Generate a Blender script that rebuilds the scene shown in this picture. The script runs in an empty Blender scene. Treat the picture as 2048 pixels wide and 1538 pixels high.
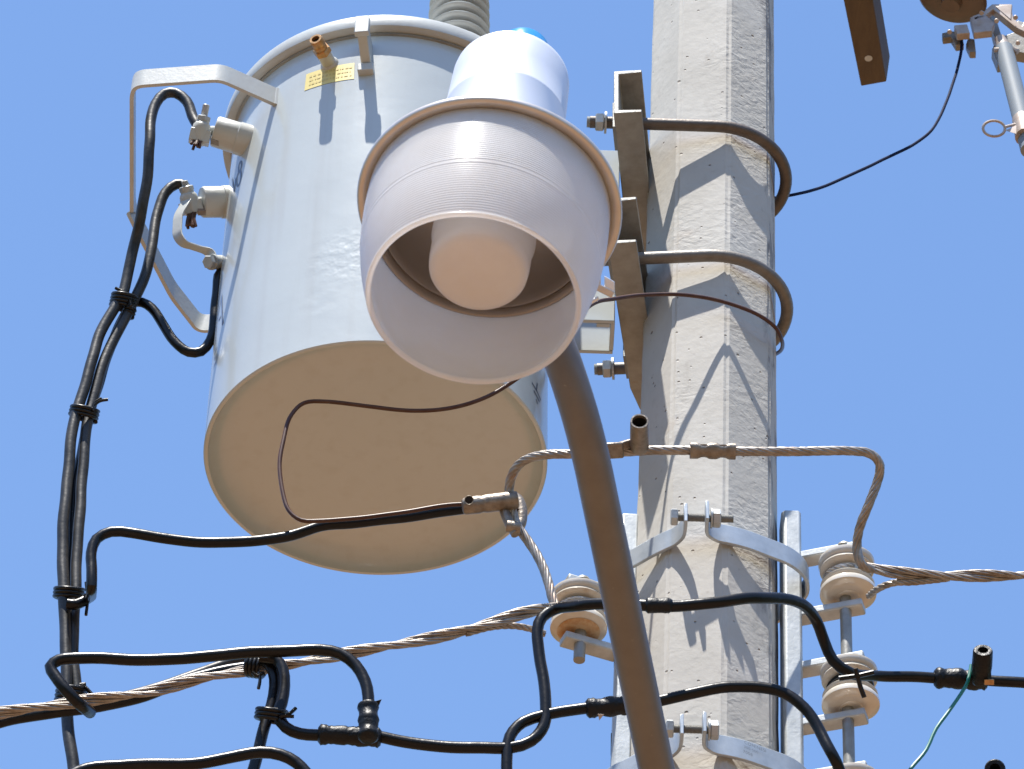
import bpy, math, random
from mathutils import Vector as V, Matrix
random.seed(7)
sc = bpy.context.scene
R_ = math.radians
# ------------------------------------------------------------------ camera
THETA, ROLL, F = R_(44.0), R_(1.9), 7200.0
CAM = V((0, 0, 1.6))
fw = V((0, math.cos(THETA), math.sin(THETA)))
r0 = V((1, 0, 0)); u0 = V((0, -math.sin(THETA), math.cos(THETA)))
# verticals lean to the right going up: camera rolled anticlockwise
rt = r0 * math.cos(ROLL) + u0 * -math.sin(ROLL) * -1
rt = (r0 * math.cos(ROLL) + u0 * math.sin(ROLL))
up = (u0 * math.cos(ROLL) - r0 * math.sin(ROLL))
cam_d = bpy.data.cameras.new('camera'); cam = bpy.data.objects.new('camera', cam_d)
sc.collection.objects.link(cam); sc.camera = cam
m = Matrix((rt, up, -fw)).transposed().to_4x4(); m.translation = CAM
cam.matrix_world = m
cam_d.sensor_width = 36; cam_d.lens = 36 * F / 2048; cam_d.clip_end = 5000; cam_d.clip_start = 0.05
cam_d.dof.use_dof = True; cam_d.dof.focus_distance = 6.2; cam_d.dof.aperture_fstop = 18
# ------------------------------------------------------------------ sky, sun, exposure
SUN_EL, SUN_AZ = R_(72), R_(-154)      # azimuth measured from +Y (away from camera) towards +X
w = bpy.data.worlds.new('World'); sc.world = w; w.use_nodes = True
nt = w.node_tree; bg = nt.nodes['Background']
sky = nt.nodes.new('ShaderNodeTexSky'); sky.sky_type = 'NISHITA'; sky.sun_disc = False
sky.sun_elevation = SUN_EL; sky.sun_rotation = SUN_AZ
sky.air_density = 1.0; sky.dust_density = 0.0; sky.ozone_density = 5.0; sky.altitude = 0
nt.links.new(sky.outputs[0], bg.inputs[0]); bg.inputs[1].default_value = 0.15
sl = bpy.data.lights.new('sun', 'SUN'); so = bpy.data.objects.new('sun', sl); sc.collection.objects.link(so)
sdir = V((math.sin(SUN_AZ) * math.cos(SUN_EL), math.cos(SUN_AZ) * math.cos(SUN_EL), math.sin(SUN_EL)))
so.rotation_euler = sdir.to_track_quat('Z', 'Y').to_euler(); so.location = (0, -5, 20)
sl.energy = 5.0; sl.angle = R_(0.53); sl.color = (1.0, 0.955, 0.88)
sc.view_settings.view_transform = 'Standard'; sc.view_settings.look = 'None'
sc.view_settings.exposure = 0.9; sc.view_settings.gamma = 1

# ------------------------------------------------------------------ pixel helpers (real places solved once from the photo)
def ray(px, py):
    return fw + rt * ((px - 1024) / F) + up * ((769 - py) / F)
def P(px, py, d): return CAM + ray(px, py) * d
def PY(px, py, Y):
    r = ray(px, py); return CAM + r * (Y / r.y)
def PZ(px, py, Z):
    r = ray(px, py); return CAM + r * ((Z - CAM.z) / r.z)

# ------------------------------------------------------------------ mesh builder
class MB:
    def __init__(s): s.v = []; s.f = []
    def add(s, vs, fs):
        o = len(s.v); s.v += [V(v) for v in vs]; s.f += [tuple(i + o for i in f) for f in fs]; return s
    def box(s, c, X, Y, Z):                      # half-vectors
        c = V(c); vs = [c + X * a + Y * b + Z * d for a in (-1, 1) for b in (-1, 1) for d in (-1, 1)]
        fs = [(0, 1, 3, 2), (4, 6, 7, 5), (0, 4, 5, 1), (2, 3, 7, 6), (0, 2, 6, 4), (1, 5, 7, 3)]
        if X.cross(Y).dot(Z) < 0: fs = [f[::-1] for f in fs]
        return s.add(vs, fs)
    def bar(s, a, b, wdir, w, t):                # bar from a to b, w across wdir, t the other way
        a, b = V(a), V(b); L = (b - a); d = L.normalized(); wd = (wdir - d * wdir.dot(d)).normalized(); n = d.cross(wd)
        return s.box((a + b) / 2, L / 2, wd * w / 2, n * t / 2)
    def tube(s, pts, r, n=12, caps=True, phase=0.0):
        pts = [V(p) for p in pts]; N = len(pts); rs = r if isinstance(r, (list, tuple)) else [r] * N
        tan = [(pts[min(i + 1, N - 1)] - pts[max(i - 1, 0)]).normalized() for i in range(N)]
        a = V((0, 0, 1)) if abs(tan[0].z) < 0.9 else V((1, 0, 0))
        e = tan[0].cross(a).normalized(); vs = []
        for i in range(N):
            e = (e - tan[i] * e.dot(tan[i])).normalized(); g = tan[i].cross(e)
            for k in range(n):
                q = 2 * math.pi * k / n + phase; vs.append(pts[i] + (e * math.cos(q) + g * math.sin(q)) * rs[i])
        fs = [(i * n + k, i * n + (k + 1) % n, (i + 1) * n + (k + 1) % n, (i + 1) * n + k) for i in range(N - 1) for k in range(n)]
        if caps: fs += [tuple(range(n))[::-1], tuple((N - 1) * n + k for k in range(n))]
        return s.add(vs, fs)
    def lathe(s, o, ax, prof, n=48, close=False):
        o = V(o); ax = V(ax).normalized(); e = ax.orthogonal().normalized(); g = ax.cross(e); vs = []; fs = []
        for (r, t) in prof:
            for k in range(n):
                q = 2 * math.pi * k / n; vs.append(o + ax * t + (e * math.cos(q) + g * math.sin(q)) * max(r, 1e-5))
        for i in range(len(prof) - 1):
            for k in range(n): fs.append((i * n + k, i * n + (k + 1) % n, (i + 1) * n + (k + 1) % n, (i + 1) * n + k))
        return s.add(vs, fs)
    def strap(s, pts, wdir, w, t):               # flat strap swept along pts, width along wdir
        pts = [V(p) for p in pts]; N = len(pts); vs = []
        for i in range(N):
            d = (pts[min(i + 1, N - 1)] - pts[max(i - 1, 0)]).normalized()
            wd = (wdir - d * wdir.dot(d)).normalized(); nn = d.cross(wd)
            for a, b in ((-1, -1), (1, -1), (1, 1), (-1, 1)): vs.append(pts[i] + wd * a * w / 2 + nn * b * t / 2)
        fs = [(i * 4 + k, i * 4 + (k + 1) % 4, (i + 1) * 4 + (k + 1) % 4, (i + 1) * 4 + k) for i in range(N - 1) for k in range(4)]
        fs += [(3, 2, 1, 0), tuple((N - 1) * 4 + k for k in range(4))]
        return s.add(vs, fs)
    def prism(s, poly, ext):                     # closed polygon extruded by vector
        n = len(poly); vs = [V(p) for p in poly] + [V(p) + ext for p in poly]
        fs = [tuple(range(n)), tuple(range(2 * n - 1, n - 1, -1))] + [(k, k + n, (k + 1) % n + n, (k + 1) % n) for k in range(n)]
        return s.add(vs, fs)
    def hexnut(s, c, ax, r, h, rot=0.0):
        ax = V(ax).normalized(); e = ax.orthogonal().normalized(); g = ax.cross(e); c = V(c)
        rings = [(r * .86, -h / 2), (r, -h / 2 + h * .14), (r, h / 2 - h * .14), (r * .86, h / 2)]; vs = []; fs = []
        for rr, t in rings:
            for k in range(6):
                q = math.pi / 3 * k + rot; vs.append(c + ax * t + (e * math.cos(q) + g * math.sin(q)) * rr)
        for i in range(3):
            for k in range(6): fs.append((i * 6 + k, i * 6 + (k + 1) % 6, (i + 1) * 6 + (k + 1) % 6, (i + 1) * 6 + k))
        fs += [tuple(range(6))[::-1], tuple(18 + k for k in range(6))]
        return s.add(vs, fs)
    def thread(s, a, b, r, pitch=.0022, n=10):
        a, b = V(a), V(b); L = (b - a).length; k = max(2, int(L / pitch)) * 2
        pts = [a.lerp(b, i / k) for i in range(k + 1)]
        return s.tube(pts, [r if i % 2 else r * .84 for i in range(k + 1)], n)

ORG = {}
def build(mb, name, mat, parent=None, origin=None, bevel=0.0, ang=38, smooth=True):
    if parent is not None: o0 = ORG[parent.name]
    elif origin is not None: o0 = V(origin)
    else: o0 = sum(mb.v, V()) / len(mb.v)
    me = bpy.data.meshes.new(name); me.from_pydata([v - o0 for v in mb.v], [], mb.f); me.update()
    import bmesh
    b = bmesh.new(); b.from_mesh(me); bmesh.ops.recalc_face_normals(b, faces=b.faces); b.to_mesh(me); b.free()
    if smooth:
        me.polygons.foreach_set('use_smooth', [True] * len(me.polygons)); me.set_sharp_from_angle(angle=R_(ang))
    me.materials.append(mat)
    ob = bpy.data.objects.new(name, me); sc.collection.objects.link(ob)
    if parent is not None: ob.parent = parent
    else: ob.location = o0
    ORG[ob.name] = o0
    if bevel:
        md = ob.modifiers.new('bevel', 'BEVEL'); md.width = bevel; md.segments = 2; md.limit_method = 'ANGLE'; md.angle_limit = R_(40)
    return ob
def tag(o, label, cat, group=None, kind=None):
    o['label'] = label; o['category'] = cat
    if group: o['group'] = group
    if kind: o['kind'] = kind
    return o
def thing(name, label, cat, loc, group=None):
    o = bpy.data.objects.new(name, None); sc.collection.objects.link(o); o.location = loc; o.empty_display_size = .05
    ORG[o.name] = V(loc); return tag(o, label, cat, group)
def dup(o, delta=None, label=None, parent=None, rot=None):
    c = o.copy(); sc.collection.objects.link(c)
    if parent is not None: c.parent = parent
    else:
        c.location = o.location + delta
        if label: c['label'] = label
        if rot: c.rotation_euler = rot
    for ch in [x for x in bpy.data.objects if x.parent == o and x != c]:
        dup(ch, parent=c)
    return c
def curve(pts, step=.012):                       # Catmull-Rom through points
    p = [pts[0] * 2 - pts[1]] + list(pts) + [pts[-1] * 2 - pts[-2]]; out = []
    for i in range(1, len(p) - 2):
        a, b, c, d = p[i - 1:i + 3]; n = max(2, int((c - b).length / step))
        # centripetal parameterisation
        t0 = 0; t1 = t0 + max((b - a).length, 1e-4) ** .5; t2 = t1 + max((c - b).length, 1e-4) ** .5; t3 = t2 + max((d - c).length, 1e-4) ** .5
        for k in range(n):
            t = t1 + (t2 - t1) * k / n
            A1 = a * ((t1 - t) / (t1 - t0)) + b * ((t - t0) / (t1 - t0)); A2 = b * ((t2 - t) / (t2 - t1)) + c * ((t - t1) / (t2 - t1))
            A3 = c * ((t3 - t) / (t3 - t2)) + d * ((t - t2) / (t3 - t2))
            B1 = A1 * ((t2 - t) / (t2 - t0)) + A2 * ((t - t0) / (t2 - t0)); B2 = A2 * ((t3 - t) / (t3 - t1)) + A3 * ((t - t1) / (t3 - t1))
            out.append(B1 * ((t2 - t) / (t2 - t1)) + B2 * ((t - t1) / (t2 - t1)))
    out.append(V(p[-2])); return out
def path(L, Y=None): return [PY(q[0], q[1], q[2] if len(q) > 2 else Y) for q in L]
def resample(pts, step):
    out = [pts[0]]; acc = 0
    for a, b in zip(pts, pts[1:]):
        L = (b - a).length; t = step - acc
        while t <= L and L > 0: out.append(a.lerp(b, t / L)); t += step
        acc = L - (t - step)
    return out
def frames(pts):
    N = len(pts); tan = [(pts[min(i + 1, N - 1)] - pts[max(i - 1, 0)]).normalized() for i in range(N)]
    e = tan[0].orthogonal().normalized(); fr = []
    for i in range(N):
        e = (e - tan[i] * e.dot(tan[i])).normalized(); fr.append((e.copy(), tan[i].cross(e)))
    return fr
def helix(pts, rad, pitch, ph, step):
    fr = frames(pts); out = []
    for i, (p, (e, g)) in enumerate(zip(pts, fr)):
        q = 2 * math.pi * i * step / pitch + ph; rr = rad(i * step) if callable(rad) else rad
        out.append(p + e * math.cos(q) * rr + g * math.sin(q) * rr)
    return out
def strand(mb, pts, R, n=6, pitch=.13, step=.006, seg=6):
    pts = resample(pts, step); r = R * (.36 if n == 6 else .42)
    for k in range(n): mb.tube(helix(pts, R - r, pitch, 2 * math.pi * k / n, step), r, seg)
    mb.tube(pts, R * .45, 6)
def double_strand(mb, pts, R, pitch=.16, step=.006, w2=.75):
    pts = resample(pts, step)
    a = helix(pts, R * .42, pitch, 0, step); b = helix(pts, R * .55, pitch, math.pi, step)
    strand(mb, a, R * .62, 6, pitch * .62, step); strand(mb, b, R * .62 * w2, 5, pitch * .5, step)

# ------------------------------------------------------------------ materials
def mat(name, col, rough=.5, metal=0.0, noise=None, bump=None, coat=0.0, spec=.5, stains=()):
    m = bpy.data.materials.new(name); m.use_nodes = True; t = m.node_tree; b = t.nodes['Principled BSDF']
    b.inputs['Roughness'].default_value = rough; b.inputs['Metallic'].default_value = metal
    b.inputs['Coat Weight'].default_value = coat; b.inputs['Coat Roughness'].default_value = .12
    b.inputs['Specular IOR Level'].default_value = spec
    tc = t.nodes.new('ShaderNodeTexCoord'); cur = None
    rgb = t.nodes.new('ShaderNodeRGB'); rgb.outputs[0].default_value = (*col, 1); cur = rgb.outputs[0]
    lays = ([noise] if noise else []) + list(stains)     # (scale, lo, hi, colour, amount, detail, stretchz)
    for L in lays:
        scl, lo, hi, c2, amt = L[:5]; st = L[5] if len(L) > 5 else (1, 1, 1)
        mp = t.nodes.new('ShaderNodeMapping'); mp.inputs['Scale'].default_value = st; t.links.new(tc.outputs['Object'], mp.inputs[0])
        nz = t.nodes.new('ShaderNodeTexNoise'); nz.inputs['Scale'].default_value = scl; nz.inputs['Detail'].default_value = 8; nz.inputs['Roughness'].default_value = .62
        t.links.new(mp.outputs[0], nz.inputs[0])
        rp = t.nodes.new('ShaderNodeMapRange'); rp.inputs[1].default_value = lo; rp.inputs[2].default_value = hi; rp.inputs[4].default_value = amt
        t.links.new(nz.outputs[0], rp.inputs[0])
        mx = t.nodes.new('ShaderNodeMix'); mx.data_type = 'RGBA'; t.links.new(rp.outputs[0], mx.inputs[0]); t.links.new(cur, mx.inputs[6]); mx.inputs[7].default_value = (*c2, 1)
        cur = mx.outputs[2]
    t.links.new(cur, b.inputs['Base Color'])
    if bump:
        prev = None
        for (scl, strg, dist) in (bump if isinstance(bump, list) else [bump]):
            nz = t.nodes.new('ShaderNodeTexNoise'); nz.inputs['Scale'].default_value = scl; nz.inputs['Detail'].default_value = 6; t.links.new(tc.outputs['Object'], nz.inputs[0])
            bp = t.nodes.new('ShaderNodeBump'); bp.inputs['Strength'].default_value = strg; bp.inputs['Distance'].default_value = dist
            t.links.new(nz.outputs[0], bp.inputs['Height'])
            if prev: t.links.new(prev, bp.inputs['Normal'])
            prev = bp.outputs[0]
        t.links.new(prev, b.inputs['Normal'])
    return m
M = {}
M['paint'] = mat('grey_tank_paint', (.475, .505, .50), .25, noise=(3, .35, .75, (.45, .485, .48), .8), bump=[(2.2, .5, .012), (300, .06, .001)], coat=.4,
                 stains=[(55, .70, .78, (.34, .31, .26), .6), (110, .745, .775, (.20, .11, .06), .7)])
M['paint2'] = mat('grey_fitting_paint', (.47, .49, .475), .35, noise=(14, .4, .7, (.42, .415, .39), .8), bump=(120, .15, .002), stains=[(45, .66, .78, (.33, .22, .14), .6)])
M['galv'] = mat('galvanised_steel', (.48, .50, .50), .42, .25, noise=(40, .35, .7, (.34, .36, .36), .9), bump=(160, .2, .002), stains=[(12, .5, .75, (.56, .57, .55), .7)])
M['galvdark'] = mat('weathered_galvanised_steel', (.30, .295, .27), .45, .35, noise=(30, .35, .7, (.21, .20, .18), .9), bump=(120, .3, .002), stains=[(16, .62, .75, (.24, .12, .06), .7)])
M['rod'] = mat('weathered_steel_rod', (.13, .105, .09), .5, .3, noise=(50, .3, .7, (.085, .065, .05), .9), bump=(200, .3, .002))
M['rodgrey'] = mat('grey_steel_rod', (.20, .18, .16), .5, .2, noise=(50, .3, .7, (.14, .12, .10), .9), bump=(200, .3, .002))
M['band'] = mat('bright_galvanised_band', (.46, .50, .53), .36, .35, noise=(26, .4, .65, (.36, .40, .43), .9), bump=(90, .15, .002), stains=[(120, .66, .72, (.3, .3, .3), .5)])
M['black'] = mat('black_cable_sheath', (.006, .0055, .006), .30, noise=(30, .5, .8, (.022, .019, .017), .6, (1, 1, 1)), bump=(70, .2, .003), spec=.24, stains=[(140, .70, .76, (.22, .2, .18), .5)])
M['dusty'] = mat('dusty_black_sheath', (.013, .0125, .012), .42, noise=(24, .4, .7, (.055, .051, .046), .75), bump=(70, .25, .003), spec=.35, stains=[(150, .70, .76, (.20, .19, .17), .5)])
M['tape'] = mat('black_insulating_tape', (.007, .007, .008), .42, bump=[(60, .6, .006), (200, .3, .002)], spec=.25)
M['tie'] = mat('black_binding_wire', (.008, .0075, .0075), .35, bump=(90, .2, .002), spec=.3)
M['alu'] = mat('tarnished_aluminium_strand', (.38, .345, .31), .42, .5, noise=(60, .35, .7, (.20, .16, .125), .9), stains=[(9, .62, .72, (.35, .17, .07), .8)])
M['conn'] = mat('aged_connector_metal', (.29, .25, .205), .42, .45, noise=(50, .35, .65, (.15, .115, .085), .9), bump=(150, .4, .003))
M['copper'] = mat('dark_copper_wire', (.060, .022, .014), .4, 0, noise=(40, .4, .7, (.11, .06, .04), .6), spec=.3)
M['brass'] = mat('brass', (.55, .30, .12), .38, .7, noise=(60, .4, .7, (.30, .15, .06), .8), bump=(150, .3, .002))
M['hole'] = mat('dark_opening', (.01, .008, .007), .8)
M['porc'] = mat('cream_porcelain', (.66, .62, .55), .14, noise=(10, .4, .7, (.50, .42, .31), .8), coat=.5, stains=[(16, .62, .70, (.35, .19, .08), .55)])
M['porcgrey'] = mat('grey_porcelain', (.48, .50, .49), .2, noise=(10, .4, .7, (.33, .34, .32), .8), coat=.4)
M['porcbrown'] = mat('brown_porcelain', (.16, .10, .065), .3, noise=(12, .4, .7, (.10, .065, .045), .8))
M['rust'] = mat('rust_stained_cement', (.55, .40, .24), .7, noise=(30, .42, .6, (.42, .17, .04), .9), bump=(80, .5, .004))
M['alum'] = mat('bright_aluminium_housing', (.80, .80, .82), .38, .40, noise=(6, .4, .7, (.80, .82, .86), .8), bump=(60, .05, .001))
M['rim'] = mat('spun_aluminium_rim', (.66, .60, .54), .34, .5, noise=(20, .4, .7, (.58, .50, .43), .7))
M['reflector'] = mat('inner_reflector', (.36, .31, .265), .34, .5)
M['lens'] = mat('white_lamp_cover', (.72, .66, .62), .22, noise=(18, .45, .7, (.66, .59, .54), .6), coat=.3)
M['blue'] = mat('blue_plastic', (.03, .27, .62), .22, coat=.3)
M['arm'] = mat('painted_steel_arm', (.165, .145, .125), .42, noise=(18, .4, .7, (.135, .115, .10), .8), bump=(200, .1, .001), stains=[(90, .68, .74, (.30, .27, .23), .6), (7, .55, .75, (.20, .17, .14), .6), (55, .74, .78, (.10, .05, .03), .7)])
M['yellow'] = mat('yellow_sticker', (.72, .60, .22), .45)
M['ink'] = mat('dark_marking', (.05, .06, .09), .5)
M['inkblue'] = mat('blue_grey_marking', (.13, .19, .33), .5)
M['green'] = mat('green_wire_sheath', (.01, .16, .12), .35)
M['navy'] = mat('dark_blue_wire_sheath', (.006, .010, .035), .7, spec=.08)
M['wood'] = mat('brown_timber', (.105, .068, .036), .7, noise=(14, .35, .7, (.07, .043, .024), .9, (6, 1, 6)), bump=(50, .3, .004))
M['cream'] = mat('pale_hardware_metal', (.46, .39, .34), .45, .3, noise=(40, .4, .7, (.28, .19, .13), .7))
M['tube'] = mat('grey_fuse_tube', (.22, .25, .28), .6, spec=.25)
M['soil'] = mat('dry_red_earth', (.225, .128, .066), .95, noise=(.4, .3, .7, (.195, .11, .055), .9))
# concrete: cast texture with pits, cracks-like wrinkles and stains
def concrete():
    m = mat('cast_concrete', (.49, .465, .42), .85, noise=(7, .35, .65, (.43, .405, .36), .9), bump=[(60, .22, .004)],
            stains=[(3.2, .52, .68, (.54, .52, .48), .8), (24, .60, .74, (.36, .33, .29), .6, (1, 1, .5)), (5, .60, .74, (.47, .38, .30), .5), (70, .62, .72, (.33, .30, .27), .5)])
    t = m.node_tree; b = t.nodes['Principled BSDF']; tc = [n for n in t.nodes if n.type == 'TEX_COORD'][0]
    cur = b.inputs['Base Color'].links[0].from_socket; nrm = b.inputs['Normal'].links[0].from_socket
    for scl, th, rnd in ((21, .085, 1), (47, .13, 1)):          # pits
        vo = t.nodes.new('ShaderNodeTexVoronoi'); vo.inputs['Scale'].default_value = scl; t.links.new(tc.outputs['Object'], vo.inputs[0])
        gate = t.nodes.new('ShaderNodeSeparateColor'); t.links.new(vo.outputs['Color'], gate.inputs[0])
        g2 = t.nodes.new('ShaderNodeMath'); g2.operation = 'GREATER_THAN'; g2.inputs[1].default_value = .62; t.links.new(gate.outputs[0], g2.inputs[0])
        rp = t.nodes.new('ShaderNodeMapRange'); rp.inputs[1].default_value = th; rp.inputs[2].default_value = th * .45; t.links.new(vo.outputs['Distance'], rp.inputs[0])
        mu = t.nodes.new('ShaderNodeMath'); mu.operation = 'MULTIPLY'; t.links.new(rp.outputs[0], mu.inputs[0]); t.links.new(g2.outputs[0], mu.inputs[1])
        mx = t.nodes.new('ShaderNodeMix'); mx.data_type = 'RGBA'; mx.inputs[7].default_value = (.14, .11, .09, 1)
        m2 = t.nodes.new('ShaderNodeMath'); m2.operation = 'MULTIPLY'; m2.inputs[1].default_value = .75; t.links.new(mu.outputs[0], m2.inputs[0])
        t.links.new(m2.outputs[0], mx.inputs[0]); t.links.new(cur, mx.inputs[6]); cur = mx.outputs[2]
        bp = t.nodes.new('ShaderNodeBump'); bp.invert = True; bp.inputs['Strength'].default_value = .8; bp.inputs['Distance'].default_value = .004
        t.links.new(mu.outputs[0], bp.inputs['Height']); t.links.new(nrm, bp.inputs['Normal']); nrm = bp.outputs[0]
    # wrinkled float marks
    mp = t.nodes.new('ShaderNodeMapping'); mp.inputs['Scale'].default_value = (1, 1, 1.5); mp.inputs['Rotation'].default_value = (0, .6, 0); t.links.new(tc.outputs['Object'], mp.inputs[0])
    nz = t.nodes.new('ShaderNodeTexNoise'); nz.inputs['Scale'].default_value = 58; nz.inputs['Detail'].default_value = 10; nz.inputs['Distortion'].default_value = .5; t.links.new(mp.outputs[0], nz.inputs[0])
    ms = t.nodes.new('ShaderNodeTexNoise'); ms.inputs['Scale'].default_value = 5; t.links.new(tc.outputs['Object'], ms.inputs[0])
    r2 = t.nodes.new('ShaderNodeMapRange'); r2.inputs[1].default_value = .42; r2.inputs[2].default_value = .66; r2.inputs[3].default_value = .04; r2.inputs[4].default_value = .36; sx_ = t.nodes.new('ShaderNodeSeparateXYZ'); t.links.new(tc.outputs['Normal'], sx_.inputs[0]); ad = t.nodes.new('ShaderNodeMath'); ad.operation = 'MULTIPLY_ADD'; ad.inputs[1].default_value = .22; t.links.new(sx_.outputs[0], ad.inputs[0]); t.links.new(ms.outputs[0], ad.inputs[2]); t.links.new(ad.outputs[0], r2.inputs[0])
    bp = t.nodes.new('ShaderNodeBump'); bp.inputs['Distance'].default_value = .007; t.links.new(r2.outputs[0], bp.inputs['Strength'])
    t.links.new(nz.outputs[0], bp.inputs['Height']); t.links.new(nrm, bp.inputs['Normal']); nrm = bp.outputs[0]
    # black mould streaks along the right hand arris
    sx2 = t.nodes.new('ShaderNodeSeparateXYZ'); t.links.new(tc.outputs['Object'], sx2.inputs[0])
    ku = t.nodes.new('ShaderNodeMath'); ku.operation = 'MULTIPLY_ADD'; ku.inputs[1].default_value = -pax.x / pax.z; t.links.new(sx2.outputs[2], ku.inputs[0]); t.links.new(sx2.outputs[0], ku.inputs[2])
    mk = t.nodes.new('ShaderNodeMapRange'); mk.inputs[1].default_value = .070; mk.inputs[2].default_value = .112; t.links.new(ku.outputs[0], mk.inputs[0])
    mp2 = t.nodes.new('ShaderNodeMapping'); mp2.inputs['Scale'].default_value = (1, 1, .35); t.links.new(tc.outputs['Object'], mp2.inputs[0])
    n3 = t.nodes.new('ShaderNodeTexNoise'); n3.inputs['Scale'].default_value = 16; n3.inputs['Detail'].default_value = 9; n3.inputs['Roughness'].default_value = .7; t.links.new(mp2.outputs[0], n3.inputs[0])
    r3 = t.nodes.new('ShaderNodeMapRange'); r3.inputs[1].default_value = .50; r3.inputs[2].default_value = .60; t.links.new(n3.outputs[0], r3.inputs[0])
    m3 = t.nodes.new('ShaderNodeMath'); m3.operation = 'MULTIPLY'; t.links.new(mk.outputs[0], m3.inputs[0]); t.links.new(r3.outputs[0], m3.inputs[1])
    mx = t.nodes.new('ShaderNodeMix'); mx.data_type = 'RGBA'; mx.inputs[7].default_value = (.13, .12, .12, 1); t.links.new(m3.outputs[0], mx.inputs[0]); t.links.new(cur, mx.inputs[6]); cur = mx.outputs[2]
    t.links.new(cur, b.inputs['Base Color']); t.links.new(nrm, b.inputs['Normal'])
    return m
def milky():
    m = bpy.data.materials.new('milky_ribbed_acrylic'); m.use_nodes = True; t = m.node_tree; b = t.nodes['Principled BSDF']
    out = t.nodes['Material Output']
    b.inputs['Base Color'].default_value = (.94, .915, .87, 1); b.inputs['Roughness'].default_value = .26; b.inputs['Coat Weight'].default_value = 1.0
    b.inputs['Coat Roughness'].default_value = .06
    tr = t.nodes.new('ShaderNodeBsdfTranslucent'); tr.inputs[0].default_value = (.95, .96, .98, 1)
    tp = t.nodes.new('ShaderNodeBsdfTransparent')
    m1 = t.nodes.new('ShaderNodeMixShader'); m1.inputs[0].default_value = .48; t.links.new(b.outputs[0], m1.inputs[1]); t.links.new(tr.outputs[0], m1.inputs[2])
    m2 = t.nodes.new('ShaderNodeMixShader'); m2.inputs[0].default_value = .18; t.links.new(m1.outputs[0], m2.inputs[1]); t.links.new(tp.outputs[0], m2.inputs[2])
    tc = t.nodes.new('ShaderNodeTexCoord'); nz = t.nodes.new('ShaderNodeTexNoise'); nz.inputs['Scale'].default_value = 11; nz.inputs['Detail'].default_value = 9; nz.inputs['Roughness'].default_value = .65; t.links.new(tc.outputs['Object'], nz.inputs[0])
    mr = t.nodes.new('ShaderNodeMapRange'); mr.inputs[1].default_value = .42; mr.inputs[2].default_value = .75; mr.inputs[4].default_value = .45; t.links.new(nz.outputs[0], mr.inputs[0])
    mx = t.nodes.new('ShaderNodeMix'); mx.data_type = 'RGBA'; mx.inputs[6].default_value = b.inputs['Base Color'].default_value; mx.inputs[7].default_value = (.74, .66, .56, 1); t.links.new(mr.outputs[0], mx.inputs[0]); t.links.new(mx.outputs[2], b.inputs['Base Color'])
    t.links.new(m2.outputs[0], out.inputs[0]); return m
M['milky'] = milky()
M['lens'] = M['milky'].copy(); M['lens'].name = 'milky_lamp_cover'
for q_ in M['lens'].node_tree.nodes:
    if q_.type == 'MIX_SHADER': q_.inputs[0].default_value = .45 if q_.inputs[0].default_value > .3 else 0.0
    if q_.type == 'BSDF_PRINCIPLED': q_.inputs['Coat Weight'].default_value = .3; q_.inputs['Base Color'].default_value = (.92, .90, .90, 1)

# ------------------------------------------------------------------ ground
g = MB(); g.add([(-600, -600, 0), (600, -600, 0), (600, 600, 0), (-600, 600, 0)], [(0, 1, 2, 3)])
go = build(g, 'ground', M['soil'], origin=(0, 0, 0)); go['kind'] = 'structure'
ms_ = M['soil']; t = ms_.node_tree; bs = t.nodes['Principled BSDF']; cs = bs.inputs['Base Color'].links[0].from_socket; tcn = [n for n in t.nodes if n.type == 'TEX_COORD'][0]
vl = t.nodes.new('ShaderNodeVectorMath'); vl.operation = 'DISTANCE'; vl.inputs[1].default_value = (0, 5, 0); t.links.new(tcn.outputs['Object'], vl.inputs[0])
nz = t.nodes.new('ShaderNodeTexNoise'); nz.inputs['Scale'].default_value = .15; t.links.new(tcn.outputs['Object'], nz.inputs[0])
ad = t.nodes.new('ShaderNodeMath'); ad.operation = 'MULTIPLY_ADD'; ad.inputs[1].default_value = 12; t.links.new(nz.outputs[0], ad.inputs[0]); t.links.new(vl.outputs['Value'], ad.inputs[2])
mr = t.nodes.new('ShaderNodeMapRange'); mr.inputs[1].default_value = 18; mr.inputs[2].default_value = 22; t.links.new(ad.outputs[0], mr.inputs[0])
mx = t.nodes.new('ShaderNodeMix'); mx.data_type = 'RGBA'; mx.inputs[7].default_value = (.035, .05, .022, 1); t.links.new(mr.outputs[0], mx.inputs[0]); t.links.new(cs, mx.inputs[6]); t.links.new(mx.outputs[2], bs.inputs['Base Color'])
M['scrub'] = mat('dark_scrub', (.035, .05, .022), .95, noise=(.05, .4, .6, (.05, .06, .03), .8))
mb = MB(); NR = 72; vs = []
for i in range(NR):
    q = 2 * math.pi * i / NR; h = 46 + 14 * math.sin(q * 3 + 1) + 9 * math.sin(q * 7 + 2) + 4 * math.sin(q * 17)
    for rr_, hh in ((150, -1), (185, h * .6), (225, h), (300, h * .8), (380, -1)): vs.append((math.cos(q) * rr_, math.sin(q) * rr_, hh))
mb.add(vs, [(i * 5 + k, ((i + 1) % NR) * 5 + k, ((i + 1) % NR) * 5 + k + 1, i * 5 + k + 1) for i in range(NR) for k in range(4)])
ho = build(mb, 'hills', M['scrub'], origin=(0, 0, 0)); ho['kind'] = 'structure'

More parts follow.
